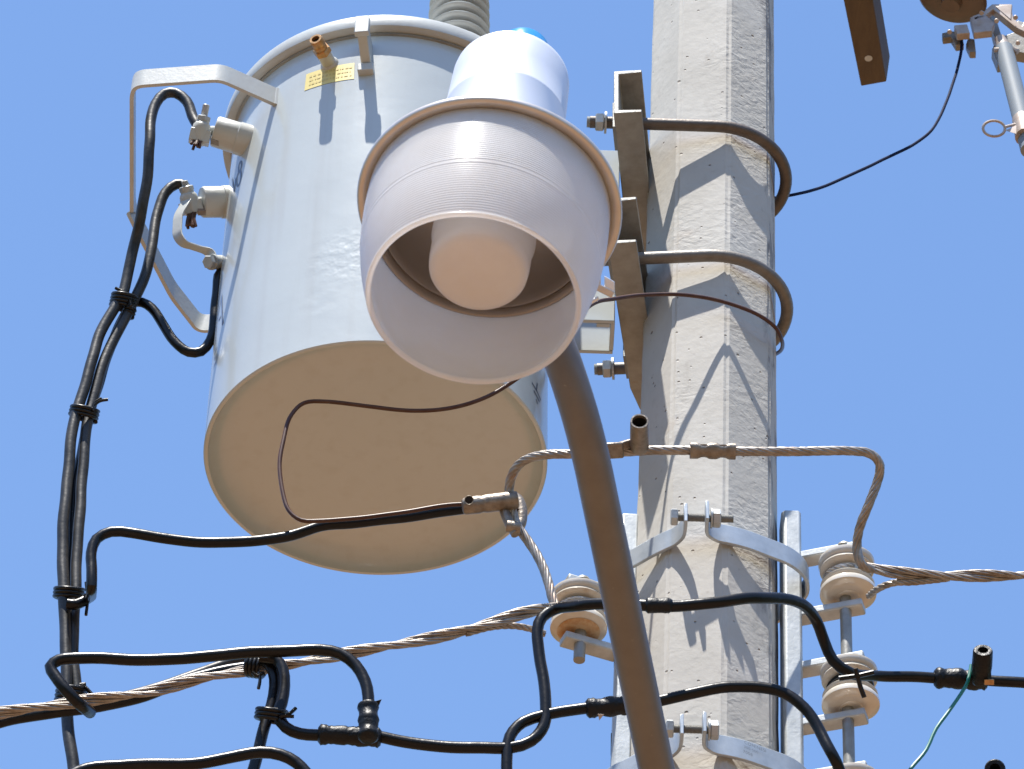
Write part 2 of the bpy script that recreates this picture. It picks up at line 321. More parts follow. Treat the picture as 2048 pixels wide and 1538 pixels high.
# ------------------------------------------------------------------ concrete pole
YP = P(751, 925, 6.28).y + .01
pt, pb = PY(1428, 0, YP), PY(1409, 1500, YP)
pax = (pt - pb).normalized()
def PC(z): return pb + pax * ((z - pb.z) / pax.z)          # pole axis at height z
def PR(z):                                                   # circumscribed radius
    return .1235 - .0012 * (z - PY(1421, 900, YP).z)
def zp(py): return PY(1421, py, YP).z
def PP(x, y, z): c = PC(z); return V((c.x + x, c.y + y, z))
def pol(phi, r, z): a = R_(phi); return PP(math.sin(a) * r, -math.cos(a) * r, z)
pole = MB(); zs = [0] + [3 + i * .04 for i in range(int((9.2 - 3) / .04) + 1)]
rnd = random.Random(3); ring = []; off = [0] * 8
for z in zs:
    vs = []
    for k in range(8):
        a = 11 + 45 * k
        for da in (-2.4, 0, 2.4):                            # softly rounded arrises with small wear
            r = PR(z) * (1.0 if da == 0 else .9985) - (.0012 if da == 0 else 0) + rnd.uniform(-.0007, .0005)
            vs.append(pol(a + da, r, z))
    ring.append(vs)
n = 24; pole.v = [v for r in ring for v in r]
pole.f = [(i * n + k, i * n + (k + 1) % n, (i + 1) * n + (k + 1) % n, (i + 1) * n + k) for i in range(len(zs) - 1) for k in range(n)] + [tuple((len(zs) - 1) * n + k for k in range(n))]
M['concrete'] = concrete()
po = build(pole, 'utility_pole', M['concrete'], origin=PC(0), ang=12)
tag(po, 'tall pale grey octagonal concrete pole carrying the clamps and brackets', 'utility pole')

# ------------------------------------------------------------------ transformer
Bc = P(751, 925, 6.28); H = .83; TR = .3
lo, hi = 6.3, 7.2
for _ in range(50):
    d = (lo + hi) / 2
    if (P(783, 287, d) - Bc).length < H: lo = d
    else: hi = d
Tc = P(783, 287, d); tax = (Tc - Bc).normalized()
tx = (V((1, 0, 0)) - tax * tax.x).normalized(); ty = tax.cross(tx)   # ty away from camera
def T(phi, h, r=TR):
    a = R_(phi); return Bc + tax * h + (tx * math.sin(a) - ty * math.cos(a)) * r
def Tn(phi): a = R_(phi); return tx * math.sin(a) - ty * math.cos(a)
def hit(px, py, off=.0):                                     # pixel ray -> tank wall
    r = ray(px, py).normalized(); o = CAM - Bc; d2 = r - tax * r.dot(tax); o2 = o - tax * o.dot(tax); R2 = TR + off
    A = d2.dot(d2); B = 2 * d2.dot(o2); C = o2.dot(o2) - R2 * R2; D = B * B - 4 * A * C
    t = (-B - math.sqrt(max(D, 0))) / (2 * A); return CAM + r * t
def tph(p):
    q = p - Bc; return math.degrees(math.atan2(q.dot(tx), -q.dot(ty))), q.dot(tax)
mt = M['paint'].copy(); mt.name = 'grey_tank_paint_dented'; M['paint_tank'] = mt; t = mt.node_tree; bs = t.nodes['Principled BSDF']
tcn = [n for n in t.nodes if n.type == 'TEX_COORD'][0]; prev = bs.inputs['Normal'].links[0].from_socket
for (px, py, rad, scl, st) in ((690, 512, .085, 42, .55), (640, 600, .06, 36, .25), (600, 470, .10, 16, .15)):
    c = hit(px, py) - Bc; vm = t.nodes.new('ShaderNodeVectorMath'); vm.operation = 'DISTANCE'; vm.inputs[1].default_value = c; t.links.new(tcn.outputs['Object'], vm.inputs[0])
    mr = t.nodes.new('ShaderNodeMapRange'); mr.inputs[1].default_value = rad; mr.inputs[2].default_value = rad * .4; mr.inputs[4].default_value = st * .38; t.links.new(vm.outputs['Value'], mr.inputs[0])
    nz = t.nodes.new('ShaderNodeTexNoise'); nz.inputs['Scale'].default_value = scl; nz.inputs['Detail'].default_value = 2; t.links.new(tcn.outputs['Object'], nz.inputs[0])
    bp = t.nodes.new('ShaderNodeBump'); bp.inputs['Distance'].default_value = .010; t.links.new(mr.outputs[0], bp.inputs['Strength']); t.links.new(nz.outputs[0], bp.inputs['Height']); t.links.new(prev, bp.inputs['Normal']); prev = bp.outputs[0]
t.links.new(prev, bs.inputs['Normal'])
# faint rain streaks and dust down the wall
cs = bs.inputs['Base Color'].links[0].from_socket; mp = t.nodes.new('ShaderNodeMapping'); mp.inputs['Scale'].default_value = (30, 30, 1.6); t.links.new(tcn.outputs['Object'], mp.inputs[0])
nz = t.nodes.new('ShaderNodeTexNoise'); nz.inputs['Scale'].default_value = 1; nz.inputs['Detail'].default_value = 6; t.links.new(mp.outputs[0], nz.inputs[0])
mr = t.nodes.new('ShaderNodeMapRange'); mr.inputs[1].default_value = .5; mr.inputs[2].default_value = .8; mr.inputs[4].default_value = .35; t.links.new(nz.outputs[0], mr.inputs[0])
mx = t.nodes.new('ShaderNodeMix'); mx.data_type = 'RGBA'; mx.inputs[7].default_value = (.38, .37, .34, 1); t.links.new(mr.outputs[0], mx.inputs[0]); t.links.new(cs, mx.inputs[6]); t.links.new(mx.outputs[2], bs.inputs['Base Color'])
tr = thing('transformer', 'light grey cylindrical transformer hung left of the pole, brown underside showing', 'transformer', Bc)
mb = MB(); mb.lathe(Bc, tax, [(0, .034), (.20, .0335), (.250, .033), (.268, .030), (.282, .021), (.290, .009), (.2925, .0006), (.2975, 0), (TR, .002), (TR, .05)] + [(TR, .05 + i * (H - .05) / 12) for i in range(1, 13)], 128)
tank = build(mb, 'tank', M['paint_tank'], tr, ang=30)
mb = MB(); mb.lathe(Bc, tax, [(.3002, H - .032), (.312, H - .032), (.319, H - .030), (.3205, H - .024), (.3205, H - .006), (.318, H), (.305, H + .004), (.295, H + .006), (0, H + .03)], 128)
lid = build(mb, 'lid', M['paint2'], tr, ang=40)
# lid lugs
for (px, py) in ((735, 100),):
    ph, h = tph(hit(px, py)); nn = Tn(ph); s = tax.cross(nn).normalized()
    mb = MB(); mb.box(T(ph, H - .084, TR + .064), s * .0135, nn * .006, tax * .023)
    mb.prism([T(ph, H - .063, TR - .002) - s * .009, T(ph, H - .063, TR + .060) - s * .009, T(ph, H - .105, TR + .060) - s * .009, T(ph, H - .128, TR - .002) - s * .009], s * .018)
    mb.box(T(ph, H - .136, TR + .005), s * .0145, nn * .008, tax * .010)
    build(mb, 'lid_lug', M['paint2'], tr, bevel=.002)
mb = MB(); mb.lathe(Bc, tax, [(.2995, H - .0385), (.3045, H - .0375), (.3045, H - .034), (.2995, H - .033)], 96); build(mb, 'gasket', M['galvdark'], lid)
ph = 88; nn = Tn(ph); s = tax.cross(nn).normalized()
mb = MB(); mb.tube([T(ph, H - .095, TR + .016), T(ph, H - .03, TR + .016)], .0125, 16); mb.hexnut(T(ph, H - .022, TR + .016), tax, .014, .014)
mb.box(T(ph, H - .07, TR + .006), s * .012, nn * .008, tax * .02)
build(mb, 'lid_bolt', M['paint2'], tr)
# relief valve
ph, h = tph(hit(659, 128)); nn = (Tn(ph) - tax * .05).normalized(); b0 = T(ph, h)
mb = MB(); mb.tube([b0 - nn * .004, b0 + nn * .030], .0135, 20); mb.lathe(b0, nn, [(.0185, -.003), (.0165, .003), (.0135, .006)], 20)
vs = build(mb, 'relief_valve', M['paint2'], tr)
mb = MB(); mb.hexnut(b0 + nn * .035, nn, .0165, .013, .3)
mb.lathe(b0, nn, [(.0115, .040), (.0125, .042), (.0125, .050), (.0118, .051), (.0125, .053), (.0125, .065), (.0115, .067), (.0075, .067), (.0075, .058), (0, .058)], 20)
vb = build(mb, 'brass_cap', M['brass'], vs)
mb = MB(); mb.tube([b0 + nn * .057, b0 + nn * .0605], .0073, 12); build(mb, 'cap_opening', M['hole'], vs)
# guard hoop round the low voltage bushings
p0 = hit(552, 195); zc = p0.z
wd = V((0, 0, 1))
ph0, h0 = tph(p0)
pts = [p0] + [PZ(442, 146, zc), PZ(275, 158, zc), PZ(265.5, 172, zc), PZ(265.5, 418, zc), PZ(272, 440, zc - .02), PZ(345, 580, zc - .05), PZ(398, 648, zc - .07)]
pts.append(PZ(445, 646, zc - .075)); pts.append(PZ(500, 640, zc - .075))
def rounded(pts, r, n=5):
    out = [pts[0]]
    for a, b, c in zip(pts, pts[1:], pts[2:]):
        k1 = min(r, (b - a).length * .45); k2 = min(r, (c - b).length * .45); s = b + (a - b).normalized() * k1; e = b + (c - b).normalized() * k2
        for i in range(n + 1):
            t = i / n; out.append(s * (1 - t) ** 2 + b * 2 * t * (1 - t) + e * t * t)
    return out + [pts[-1]]
mb = MB(); mb.strap(rounded(pts, .016), wd, .043, .0075); hoop = build(mb, 'guard_hoop', M['paint2'], tr, bevel=.0012, ang=30)
mb = MB(); mb.tube([p0 - wd * .022, p0 + wd * .022], .0055, 8); build(mb, 'weld_bead', M['paint2'], hoop)
# low voltage bushings: barrel, stud clamp, nut, frayed copper
def bushing(px, py, q1, q2, cq, nutq, fray, lug):
    """px,py base on tank; q1->q2 barrel ends in pixels; cq clamp centre; nutq stud tip"""
    Yb = hit(px, py).y
    a = PY(*q1, Yb + .0); b = PY(*q2, Yb - .012); ax = (b - a).normalized()
    mb = MB(); L = (b - a).length
    mb.lathe(a, ax, [(.031, -.02), (.031, L * .22), (.0295, L * .25), (.0292, L * .93), (.027, L * .99), (.022, L), (.010, L + .001), (0, L + .001)], 28)
    bo = build(mb, 'low_voltage_bushing', M['paint2'], tr)
    c = PY(*cq, b.y - .01); mb = MB()
    mb.tube([b, b.lerp(c, .5), c], [.010, .0085, .011], 12)
    u = (PY(*nutq, c.y - .02) - c); ud = u.normalized(); side = ax.cross(ud).normalized(); nrm = ud.cross(side)
    # clamp body: rounded lump with jaws
    lump = [(.006, -.028), (.013, -.026), (.0155, -.014), (.0175, 0), (.0165, .010), (.013, .015), (.009, .017), (0, .017)]
    mb.lathe(c, ud, lump, 14); mb.box(c - ud * .012, side * .013, nrm * .019, ud * .012)
    build(mb, 'stud_clamp', M['cream2'] if 'cream2' in M else M['paint2'], bo, bevel=.0015)
    mb = MB(); mb.tube([c, c + ud * .020], .0125, 12); mb.hexnut(c + ud * .023, ud, .0135, .010); mb.thread(c + ud * .02, c + u + ud * .008, .0068)
    build(mb, 'clamp_nut', M['galv'], bo)
    mb = MB(); f0 = PY(*fray, c.y)
    for k in range(9):
        q = k * 2.4; r = .0075 * (k / 9) ** .5; o = side * math.cos(q) * r + nrm * math.sin(q) * r
        mb.tube([c - ud * .02 + o, c.lerp(f0, .8) + o * 1.1, f0 + o * 1.4 - ud * rnd.uniform(-.004, .008)], .0030, 6)
    build(mb, 'frayed_copper_end', M['copper'], bo)
    sl_ = MB(); sl_.box(b.lerp(a, .06) - V((0, 0, 1)) * .024, ax * .008, V((0, 1, 0)) * .006, V((0, 0, 1)) * .006); build(sl_, 'bushing_notch', M['galvdark'], bo)
    return a, b, c, ud
bA = bushing(490, 283, (488, 280), (428, 262), (402, 262), (411, 218), (391, 290), False)
bB = bushing(452, 405, (456, 404), (403, 404), (379, 402), (371, 370), (381, 450), True)
# grounding strap from second bushing to tank stud
cB = bB[2]; Ys = cB.y
sp = [PY(374, 400, Ys - .012), PY(356, 430, Ys - .012), PY(354, 470, Ys - .010), PY(366, 487, Ys - .005), PY(415, 503, Ys), PY(424, 512, Ys), PY(426, 532, Ys)]
mb = MB(); mb.strap(rounded(sp, .012), V((.75, -.5, -.35)), .021, .003); st = build(mb, 'grounding_strap', M['paint2'], tr, bevel=.0006)
a = PY(446, 525, Ys + .02); b = PY(424, 524, Ys); ax = (b - a).normalized()
mb = MB(); mb.tube([a, b], .0135, 16); g1 = build(mb, 'grounding_stud', M['paint2'], tr)
mb = MB(); mb.hexnut(b + ax * .008, ax, .013, .012); mb.tube([b - ax * .002, b + ax * .003], .015, 16); build(mb, 'stud_nut', M['galv'], g1)
# high voltage bushing on the lid
hb = T(62, H + .015, .138); hv_ax = (tax + tx * .0).normalized(); prof = [(0, -.02), (.075, -.02), (.078, .0), (.060, .01)]
for i in range(17):
    t = .02 + i * .029; r = .0655 - .0008 * i
    prof += [(.046, t), (.052, t + .002), (r - .001, t + .004), (r + .0015, t + .008), (r - .001, t + .012), (.052, t + .021), (.046, t + .026)]
prof += [(.02, .53), (0, .53)]
mb = MB(); mb.lathe(hb, hv_ax, prof, 56); build(mb, 'high_voltage_bushing', M['porcgrey'], tr, ang=60)
# mounting lugs towards the pole
zl = [(303, 398), (590, 644)]
for i, (ya, yb_) in enumerate(zl):
    yf = YP - .055; x1 = PY(1238 if i == 0 else 1229, yb_, yf); zt = PY(1200, ya, yf).z; zb = PY(1200, yb_, yf).z
    if i == 1: zt = zb + .085
    x0 = Bc.x + .27; hz = V((0, 0, (zt - zb) / 2)); zc2 = (zt + zb) / 2; mb = MB(); X = V(((x1.x - x0) / 2, 0, 0)); xm = (x1.x + x0) / 2
    mb.box((xm, yf, zc2), X, V((0, .004, 0)), hz); mb.box((xm, yf + .078, zc2), X, V((0, .004, 0)), hz)
    mb.box((x1.x - .003, yf + .039, zc2), V((.004, 0, 0)), V((0, .0345, 0)), hz * .97)
    mb.box((x1.x - .02, yf + .009, zb + .004), V((.012, 0, 0)), V((0, .0045, 0)), V((0, 0, .0045)))
    build(mb, 'mounting_lug', M['paint'], tr, bevel=.0012)
# stickers and markings on the tank
def on_tank(poly, off=.0006, sub=6):
    mb = MB(); a, b, c, d = poly; vs = []
    for i in range(sub + 1):
        for j in (0, 1):
            x = (a[0] + (b[0] - a[0]) * i / sub, a[1] + (b[1] - a[1]) * i / sub); y = (d[0] + (c[0] - d[0]) * i / sub, d[1] + (c[1] - d[1]) * i / sub)
            q = x if j == 0 else y; vs.append(hit(q[0], q[1], off))
    mb.add(vs, [(2 * i, 2 * i + 1, 2 * i + 3, 2 * i + 2) for i in range(sub)]); return mb
def strokes(L, off=.0007):
    mb = MB()
    for pl, wpx in L:
        pts = [hit(x, y, off) for x, y in pl]
        for a, b in zip(pts, pts[1:]):
            nn = (a - Bc); nn = (nn - tax * nn.dot(tax)).normalized(); d = (b - a)
            if d.length < 1e-5: continue
            s = nn.cross(d.normalized()) * wpx * .0009 / 2; e = d.normalized() * wpx * .0002; mb.add([a - s - e, a + s - e, b + s + e, b - s + e], [(0, 1, 2, 3)])
    return mb
def polar_sticker(cells, mat_, name, off=.0006):
    mb = MB(); c = [tph(hit(x, y)) for x, y in cells]; N = 14; vs = []
    for i in range(N + 1):
        t = i / N
        for (u, v) in ((c[0], c[1]), (c[3], c[2])):
            vs.append(T(u[0] + (v[0] - u[0]) * t, u[1] + (v[1] - u[1]) * t, TR + off))
    mb.add(vs, [(2 * i, 2 * i + 1, 2 * i + 3, 2 * i + 2) for i in range(N)]); return build(mb, name, mat_, tr, smooth=False)
polar_sticker([(613, 149), (709, 126), (708, 158), (609, 182)], M['yellow'], 'warning_sticker')
L = []
rr = random.Random(5)
M['print'] = mat('faded_sticker_print', (.60, .49, .18), .5)
c = [tph(hit(x, y)) for x, y in [(613, 149), (709, 126), (708, 158), (609, 182)]]
mb = MB()
for row in range(3):
    t = .08
    while t < .92:
        ww = rr.uniform(.02, .07); v = .2 + row * .24
        def sp_(t, v):
            a0 = c[0][0] + (c[1][0] - c[0][0]) * t; h0_ = c[0][1] + (c[1][1] - c[0][1]) * t; h1_ = c[3][1] + (c[2][1] - c[3][1]) * t
            return T(a0, h0_ + (h1_ - h0_) * v, TR + .0012)
        mb.add([sp_(t, v), sp_(t, v + .11), sp_(t + ww, v + .11), sp_(t + ww, v)], [(0, 1, 2, 3)]); t += ww + rr.uniform(.012, .04)
build(mb, 'sticker_print', M['print'], tr, smooth=False)
def ell(cx, cy, a, b, tilt=0, n=18):
    return [(cx + a * math.cos(q) * math.cos(tilt) - b * math.sin(q) * math.sin(tilt), cy + a * math.cos(q) * math.sin(tilt) + b * math.sin(q) * math.cos(tilt)) for q in [2 * math.pi * i / n for i in range(n + 1)]]
mb = strokes([(ell(479.5, 333, 2.6, 10, .17), 5), (ell(477, 357, 4.0, 14.5, .17), 5), ([(464, 357), (468, 383)], 6), ([(468, 383), (471, 357)], 5)])
build(mb, 'rating_numeral', M['inkblue'], tr, smooth=False)
mb = strokes([([(443, 592), (444.5, 648)], 7), ([(443, 592), (434, 642)], 4), ([(437, 640), (441, 633)], 5), ([(433, 648), (430, 686)], 3),
              ([(433, 695), (429.5, 703)], 4), ([(431.5, 711), (427.5, 719)], 4), ([(430.5, 724), (426.5, 735)], 4)])
build(mb, 'serial_lettering', M['inkblue'], tr, smooth=False)
mb = strokes([([(1064.5, 766), (1073.5, 781)], 4.5), ([(1075, 767), (1073.5, 780), (1081.5, 800)], 4.5), ([(1068.5, 782), (1079, 803)], 5), ([(1072.5, 799), (1075.5, 807)], 4.5)])
build(mb, 'side_numeral', M['ink'], tr, smooth=False)

# ------------------------------------------------------------------ street lamp
Pr = P(978, 417, 4.85)
ndn = (rt * -.098 + up * -.63 - fw * .77).normalized(); lup = -ndn
lamp = thing('street_lamp', 'bright aluminium street lamp with a milky open bowl on a bent brown arm', 'street lamp', Pr)
mb = MB(); mb.lathe(Pr, lup, [(.150, .004), (.161, .003), (.1645, .0015), (.168, -.0012), (.1735, -.0022), (.178, -.0008), (.1798, .0030), (.1792, .0075), (.176, .0105), (.160, .017), (.10, .036), (.084, .045)], 96)
rim = build(mb, 'rim', M['rim'], lamp, ang=50)
mb = MB(); mb.lathe(Pr, lup, [(.0868, .040), (.0862, .12), (.0848, .205), (.0855, .2072), (.0846, .2094), (.0835, .26), (.0825, .300), (.0810, .309), (.0775, .315), (.071, .3185), (.060, .3205), (.040, .3215), (0, .322)], 96)
hs = build(mb, 'housing', M['alum'], lamp, ang=60)
mb = MB(); pc = Pr + lup * .326 + rt * .010
mb.lathe(pc, lup, [(.037, 0), (.038, .004), (.037, .040), (.036, .060), (.033, .065), (0, .066)], 48)
sidev = (rt - lup * rt.dot(lup)).normalized()
mb.tube([pc - sidev * .034 + lup * (.012) + o for o in [V((0, 0, 0)), -sidev * .012 + lup * .004, -sidev * .020 - lup * .006, -sidev * .024 - lup * .016]], .0035, 8)
build(mb, 'photocell', M['blue'], lamp, ang=50)
prof = []; N = 46
def br(t):      # bowl radius at depth t below the rim
    k = t / .20
    return .1640 + .0035 * k - .0262 * k ** 2.6
outer = []
NP = 220
for i in range(NP + 1):
    t = .197 * i / NP; rid = .00026 * math.sin(2 * math.pi * i / 4.4)
    if t > .112: rid *= .6
    rid += .0005 * math.exp(-((t - .108) / .0018) ** 2) + .0005 * math.exp(-((t - .114) / .0018) ** 2)
    outer.append((br(t) + rid, -t))
outer += [(br(.199) - .0002, -.1995), (br(.20) + .0006, -.2010), (br(.20) - .002, -.2030), (br(.20) - .0055, -.2025), (br(.20) - .0075, -.200)]
inner = [(br(t) - .0065, -t) for t in [.195 - .195 * i / 20 for i in range(21)]]
mb = MB(); mb.lathe(Pr, lup, outer + inner, 144)
build(mb, 'bowl', M['milky'], lamp, ang=70)
mb = MB(); mb.lathe(Pr, lup, [(.1565, .002), (.1565, -.036), (.1555, -.040), (.1525, -.0425), (.1495, -.041), (.1475, -.035), (.1465, -.030), (.1440, -.0325), (.1415, -.030), (.139, -.016), (.132, .004), (.120, .022), (.098, .036), (.066, .042)], 96)
build(mb, 'reflector', M['reflector'], lamp, ang=50)
mb = MB(); mb.lathe(Pr, lup, [(.070, .044), (.0700, -.062), (.0698, -.072), (.0675, -.076), (.0668, -.124), (.0655, -.137), (.062, -.143), (.054, -.1465), (.035, -.1485), (0, -.1495)], 64)
build(mb, 'lamp_cover', M['lens'], lamp, ang=60)
# latch on the rim
lc = P(1203, 578, 4.95); mb = MB()
mb.box(lc, rt * .016 - up * .008, up * .0045 + rt * .002, fw * .006); mb.box(lc + rt * -.006 + up * .014, rt * .005, up * .012, fw * .005)
lt = build(mb, 'latch', M['rim'], lamp, bevel=.0015)
mb = MB(); mb.box(lc + rt * .011 + up * .005, rt * .007 + up * -.004, up * .009, fw * .004); mb.tube([lc - rt * .004 - up * .012, lc - rt * .018 - up * .02], .003, 8)
build(mb, 'latch_clip', M['alum'], lt, bevel=.0015)
hc = Pr + lup * .15
armp = [P(1405, 1950, 5.42), P(1352, 1730, 5.27), P(1313, 1538, 5.18), P(1271, 1340, 5.12), P(1200, 1000, 5.02), P(1183, 920, 5.0), P(1160, 830, 4.99), P(1128, 730, 5.0), P(1080, 600, 5.03), P(1030, 440, 5.02), hc]
end = pol(0, .12, zp(2080)); armp = [end] + armp
mb = MB(); mb.tube(curve(armp, .02), .0262, 40); build(mb, 'arm', M['arm'], lamp)

# ------------------------------------------------------------------ channel brackets beside the pole
def channel(py, px, yaw, L, label):
    """horizontal C section running front to back beside the pole, open towards it; px,py = near bottom left corner"""
    z0 = zp(py) - .058; o = PY(px, 0, YP - .215); c = PC(z0)
    near = PY(px, 242 if px > 1220 else 505, YP - .215); o = V((near.x, near.y, z0)); a = R_(yaw)
    d = V((math.sin(a), math.cos(a), 0)); x = V((math.cos(a), -math.sin(a), 0)); hgt, fl, t = .118, .052, .0095
    th = thing('channel_bracket', label, 'bracket', o, 'steel channel brackets between the transformer and the pole')
    def sect(k, f): return [(0, 0), (fl * f, 0), (fl * f, t * .75), (t, t), (t, hgt - t), (fl * f, hgt - t * .75), (fl * f, hgt), (0, hgt)]
    rows = [(0, 1, 0), (L * .86, 1, 0), (L, .45, .012)]; vs = []; mb = MB()
    for s_, f, sh in rows: vs += [o + d * s_ + x * (u + sh) + V((0, 0, v)) for u, v in sect(0, f)]
    fs = [(i * 8 + k, i * 8 + (k + 1) % 8, (i + 1) * 8 + (k + 1) % 8, (i + 1) * 8 + k) for i in range(2) for k in range(8)]
    fs += [(0, 1, 2, 3), (0, 3, 4, 7), (4, 5, 6, 7)] + [(16, 19, 18, 17), (16, 23, 20, 19), (20, 23, 22, 21)]
    mb.add(vs, fs); build(mb, 'channel', M['galvdark'], th, bevel=.0014, ang=25)
    for q in (.085, L - .09):
        mb = MB(); mb.box(o + d * q + x * -.0035 + V((0, 0, hgt * .5)), x * .0032, d * .030, V((0, 0, .034))); build(mb, 'washer_plate', M['galvdark'], th, bevel=.001)
    return th
channel(363, 1227, 7, .43, 'upper steel channel bracket beside the pole, its open end facing out above the other one')
channel(622, 1214, 9, .43, 'lower steel channel bracket with cut off far corner, half hidden behind the lamp bowl')

# ------------------------------------------------------------------ u-bolts
def ubolt(py, tilt, label, x0=-.236, col='rod'):
    z = zp(py); c = PC(z); th = thing('u_bolt', label, 'bolt', c, 'bent rods round the concrete pole')
    r = .1405; pts = []
    def W(x, y): a = R_(tilt); return V((c.x + x * math.cos(a) - y * math.sin(a), c.y + x * math.sin(a) + y * math.cos(a), z))
    pts = [W(x0, -r), W(-.1, -r), W(-.0, -r)] + [W(math.sin(R_(a)) * r, -math.cos(R_(a)) * r) for a in range(6, 176, 6)] + [W(0, r), W(-.1, r), W(x0 + .03, r)]
    mb = MB(); mb.tube(pts, .0114, 16); rod = build(mb, 'rod', M[col], th)
    for s, xx in ((-1, x0), (1, x0 + .03)):
        e = W(xx, s * r); dx = (W(1, 0) - W(0, 0)).normalized()
        mb = MB(); mb.hexnut(e + dx * .018, dx, .0185, .016); mb.tube([e + dx * .027, e + dx * .031], .021, 16); mb.thread(e - dx * .006, e + dx * .01, .0114)
        build(mb, 'nut', M['galv'], th)
    return th
ubolt(363, 0, 'brown bent rod highest on the pole, threaded through the upper channel bracket')
ubolt(622, -6, 'grey bent rod round the pole, second from the top, level with the lamp bowl', x0=-.245, col='rodgrey')
# ------------------------------------------------------------------ racks
def rack(sgn, py_top, py_bot, x0, x1, name_label, arms, xa, ya0, ya1, rods):
    zt, zb = zp(py_top), zp(py_bot); c = PC(zb)
    th = thing('insulator_rack', name_label, 'rack', PP((x0 + x1) / 2, .02, zb), 'steel racks strapped to the pole sides')
    def Q(x, y, z): cc = PC(z); return V((cc.x + x, cc.y + y, z))
    mb = MB(); n = 12
    poly = lambda z: [Q(x0, -.020, z), Q(x0 + .006, -.026, z), Q(x1 - .004, -.026, z), Q(x1, -.020, z), Q(x1, .028, z), Q(x0, .028, z)]
    vs = poly(zb) + poly(zt); mb.add(vs, [tuple(range(6))[::-1], tuple(range(6, 12))] + [(k, (k + 1) % 6, (k + 1) % 6 + 6, k + 6) for k in range(6)])
    build(mb, 'back_plate', M['galv'], th, bevel=.002, ang=30)
    for py in (py_top + 45, py_top + 245, py_top + 420):       # slotted holes in the outer side
        z = zp(py + 20)
        if z < zb: continue
        mb = MB(); cc = Q(x1 if sgn > 0 else x0, .004, z)
        mb.prism([cc + V((-.0008, math.cos(q) * .006, math.sin(q) * .006 + (.016 if math.sin(q) > 0 else -.016))) for q in [i * math.pi / 8 for i in range(16)]], V((.0022, 0, 0)))
        build(mb, 'slot', M['hole'], th)
    for py in arms:
        z = zp(py); xs = x1 - .004 if sgn > 0 else x0 + .004
        a = Q(xs, ya0, z); b = Q(xa, ya1, z); mb = MB(); d = (b - a).normalized()
        mb.strap([a, a.lerp(b, .3), a.lerp(b, .7), b], V((-d.y, d.x, 0)) if sgn > 0 else V((d.y, -d.x, 0)), .030, .015)
        build(mb, 'arm', M['galv'], th, bevel=.0025)
    for (pa, pb_, x, y) in rods:
        mb = MB(); mb.tube([Q(x, y, zp(pa)), Q(x, y, zp(pb_))], .0098, 16)
        mb.lathe(Q(x, y, zp(pa)), (0, 0, 1), [(0, .006), (.012, .005), (.014, 0), (.0, 0)], 16); build(mb, 'rod', M['galvdark'], th)
    return th
AX, AY = .236, -.034      # spool axis beside the pole
rack(1, 1035, 2100, .126, .160, 'galvanised steel rack right of the pole holding two cream spool insulators', [1118, 1233, 1338, 1452, 1558, 1670], .262, -.004, -.040,
     [(1113, 1930, AX - .004, AY)])
LX, LY = -.215, -.050
rack(-1, 1052, 2100, -.152, -.118, 'steel rack left of the pole, mostly hidden behind the brown lamp arm', [1216, 1330], -.240, -.02, -.056,
     [(1211, 1368, LX + .004, LY)])

def spool(pos, label, core='porc', cr_=.020):
    th = thing('spool_insulator', label, 'insulator', pos, 'spool insulators on the pole racks'); h = .042; R = .0475
    prof = [(.010, -h), (.030, -h), (.038, -h + .001), (R, -h + .006), (R + .0005, -h + .013), (R - .003, -h + .0185), (R - .0055, -h + .020), (R - .003, -h + .0215), (R - .0015, -h + .026),
            (R - .005, -h + .0305), (.033, -h + .034), (.031, 0)]
    prof = prof + [(r, -t) for r, t in prof[-2::-1]]
    mb = MB(); mb.lathe(pos, (0, 0, 1), prof, 56); build(mb, 'porcelain_body', M['porc'], th, ang=50)
    mb = MB(); mb.lathe(V(pos) - V((0, 0, h + .0006)), (0, 0, -1), [(.0, .0), (cr_ * .62, .0008), (cr_ * .9, .0008), (cr_, -.0006)], 28); build(mb, 'cement_core', M[core], th)
    return th
s1 = spool(PP(AX, AY, (zp(1118) + zp(1233)) / 2), 'cream spool insulator topmost right of the pole, holding the bare conductor')
s2 = dup(s1, PP(AX, AY, (zp(1338) + zp(1452)) / 2) - s1.location, 'cream spool insulator right of the pole with a black cable lashed round it')
s3 = dup(s1, PP(AX, AY, (zp(1558) + zp(1670)) / 2) - s1.location, 'cream spool insulator lowest right of the pole, only its rim in the frame')
s4 = spool(PP(LX, LY, (zp(1216) + zp(1330)) / 2), 'rust stained cream spool insulator left of the pole behind the lamp arm', 'rust', .036)

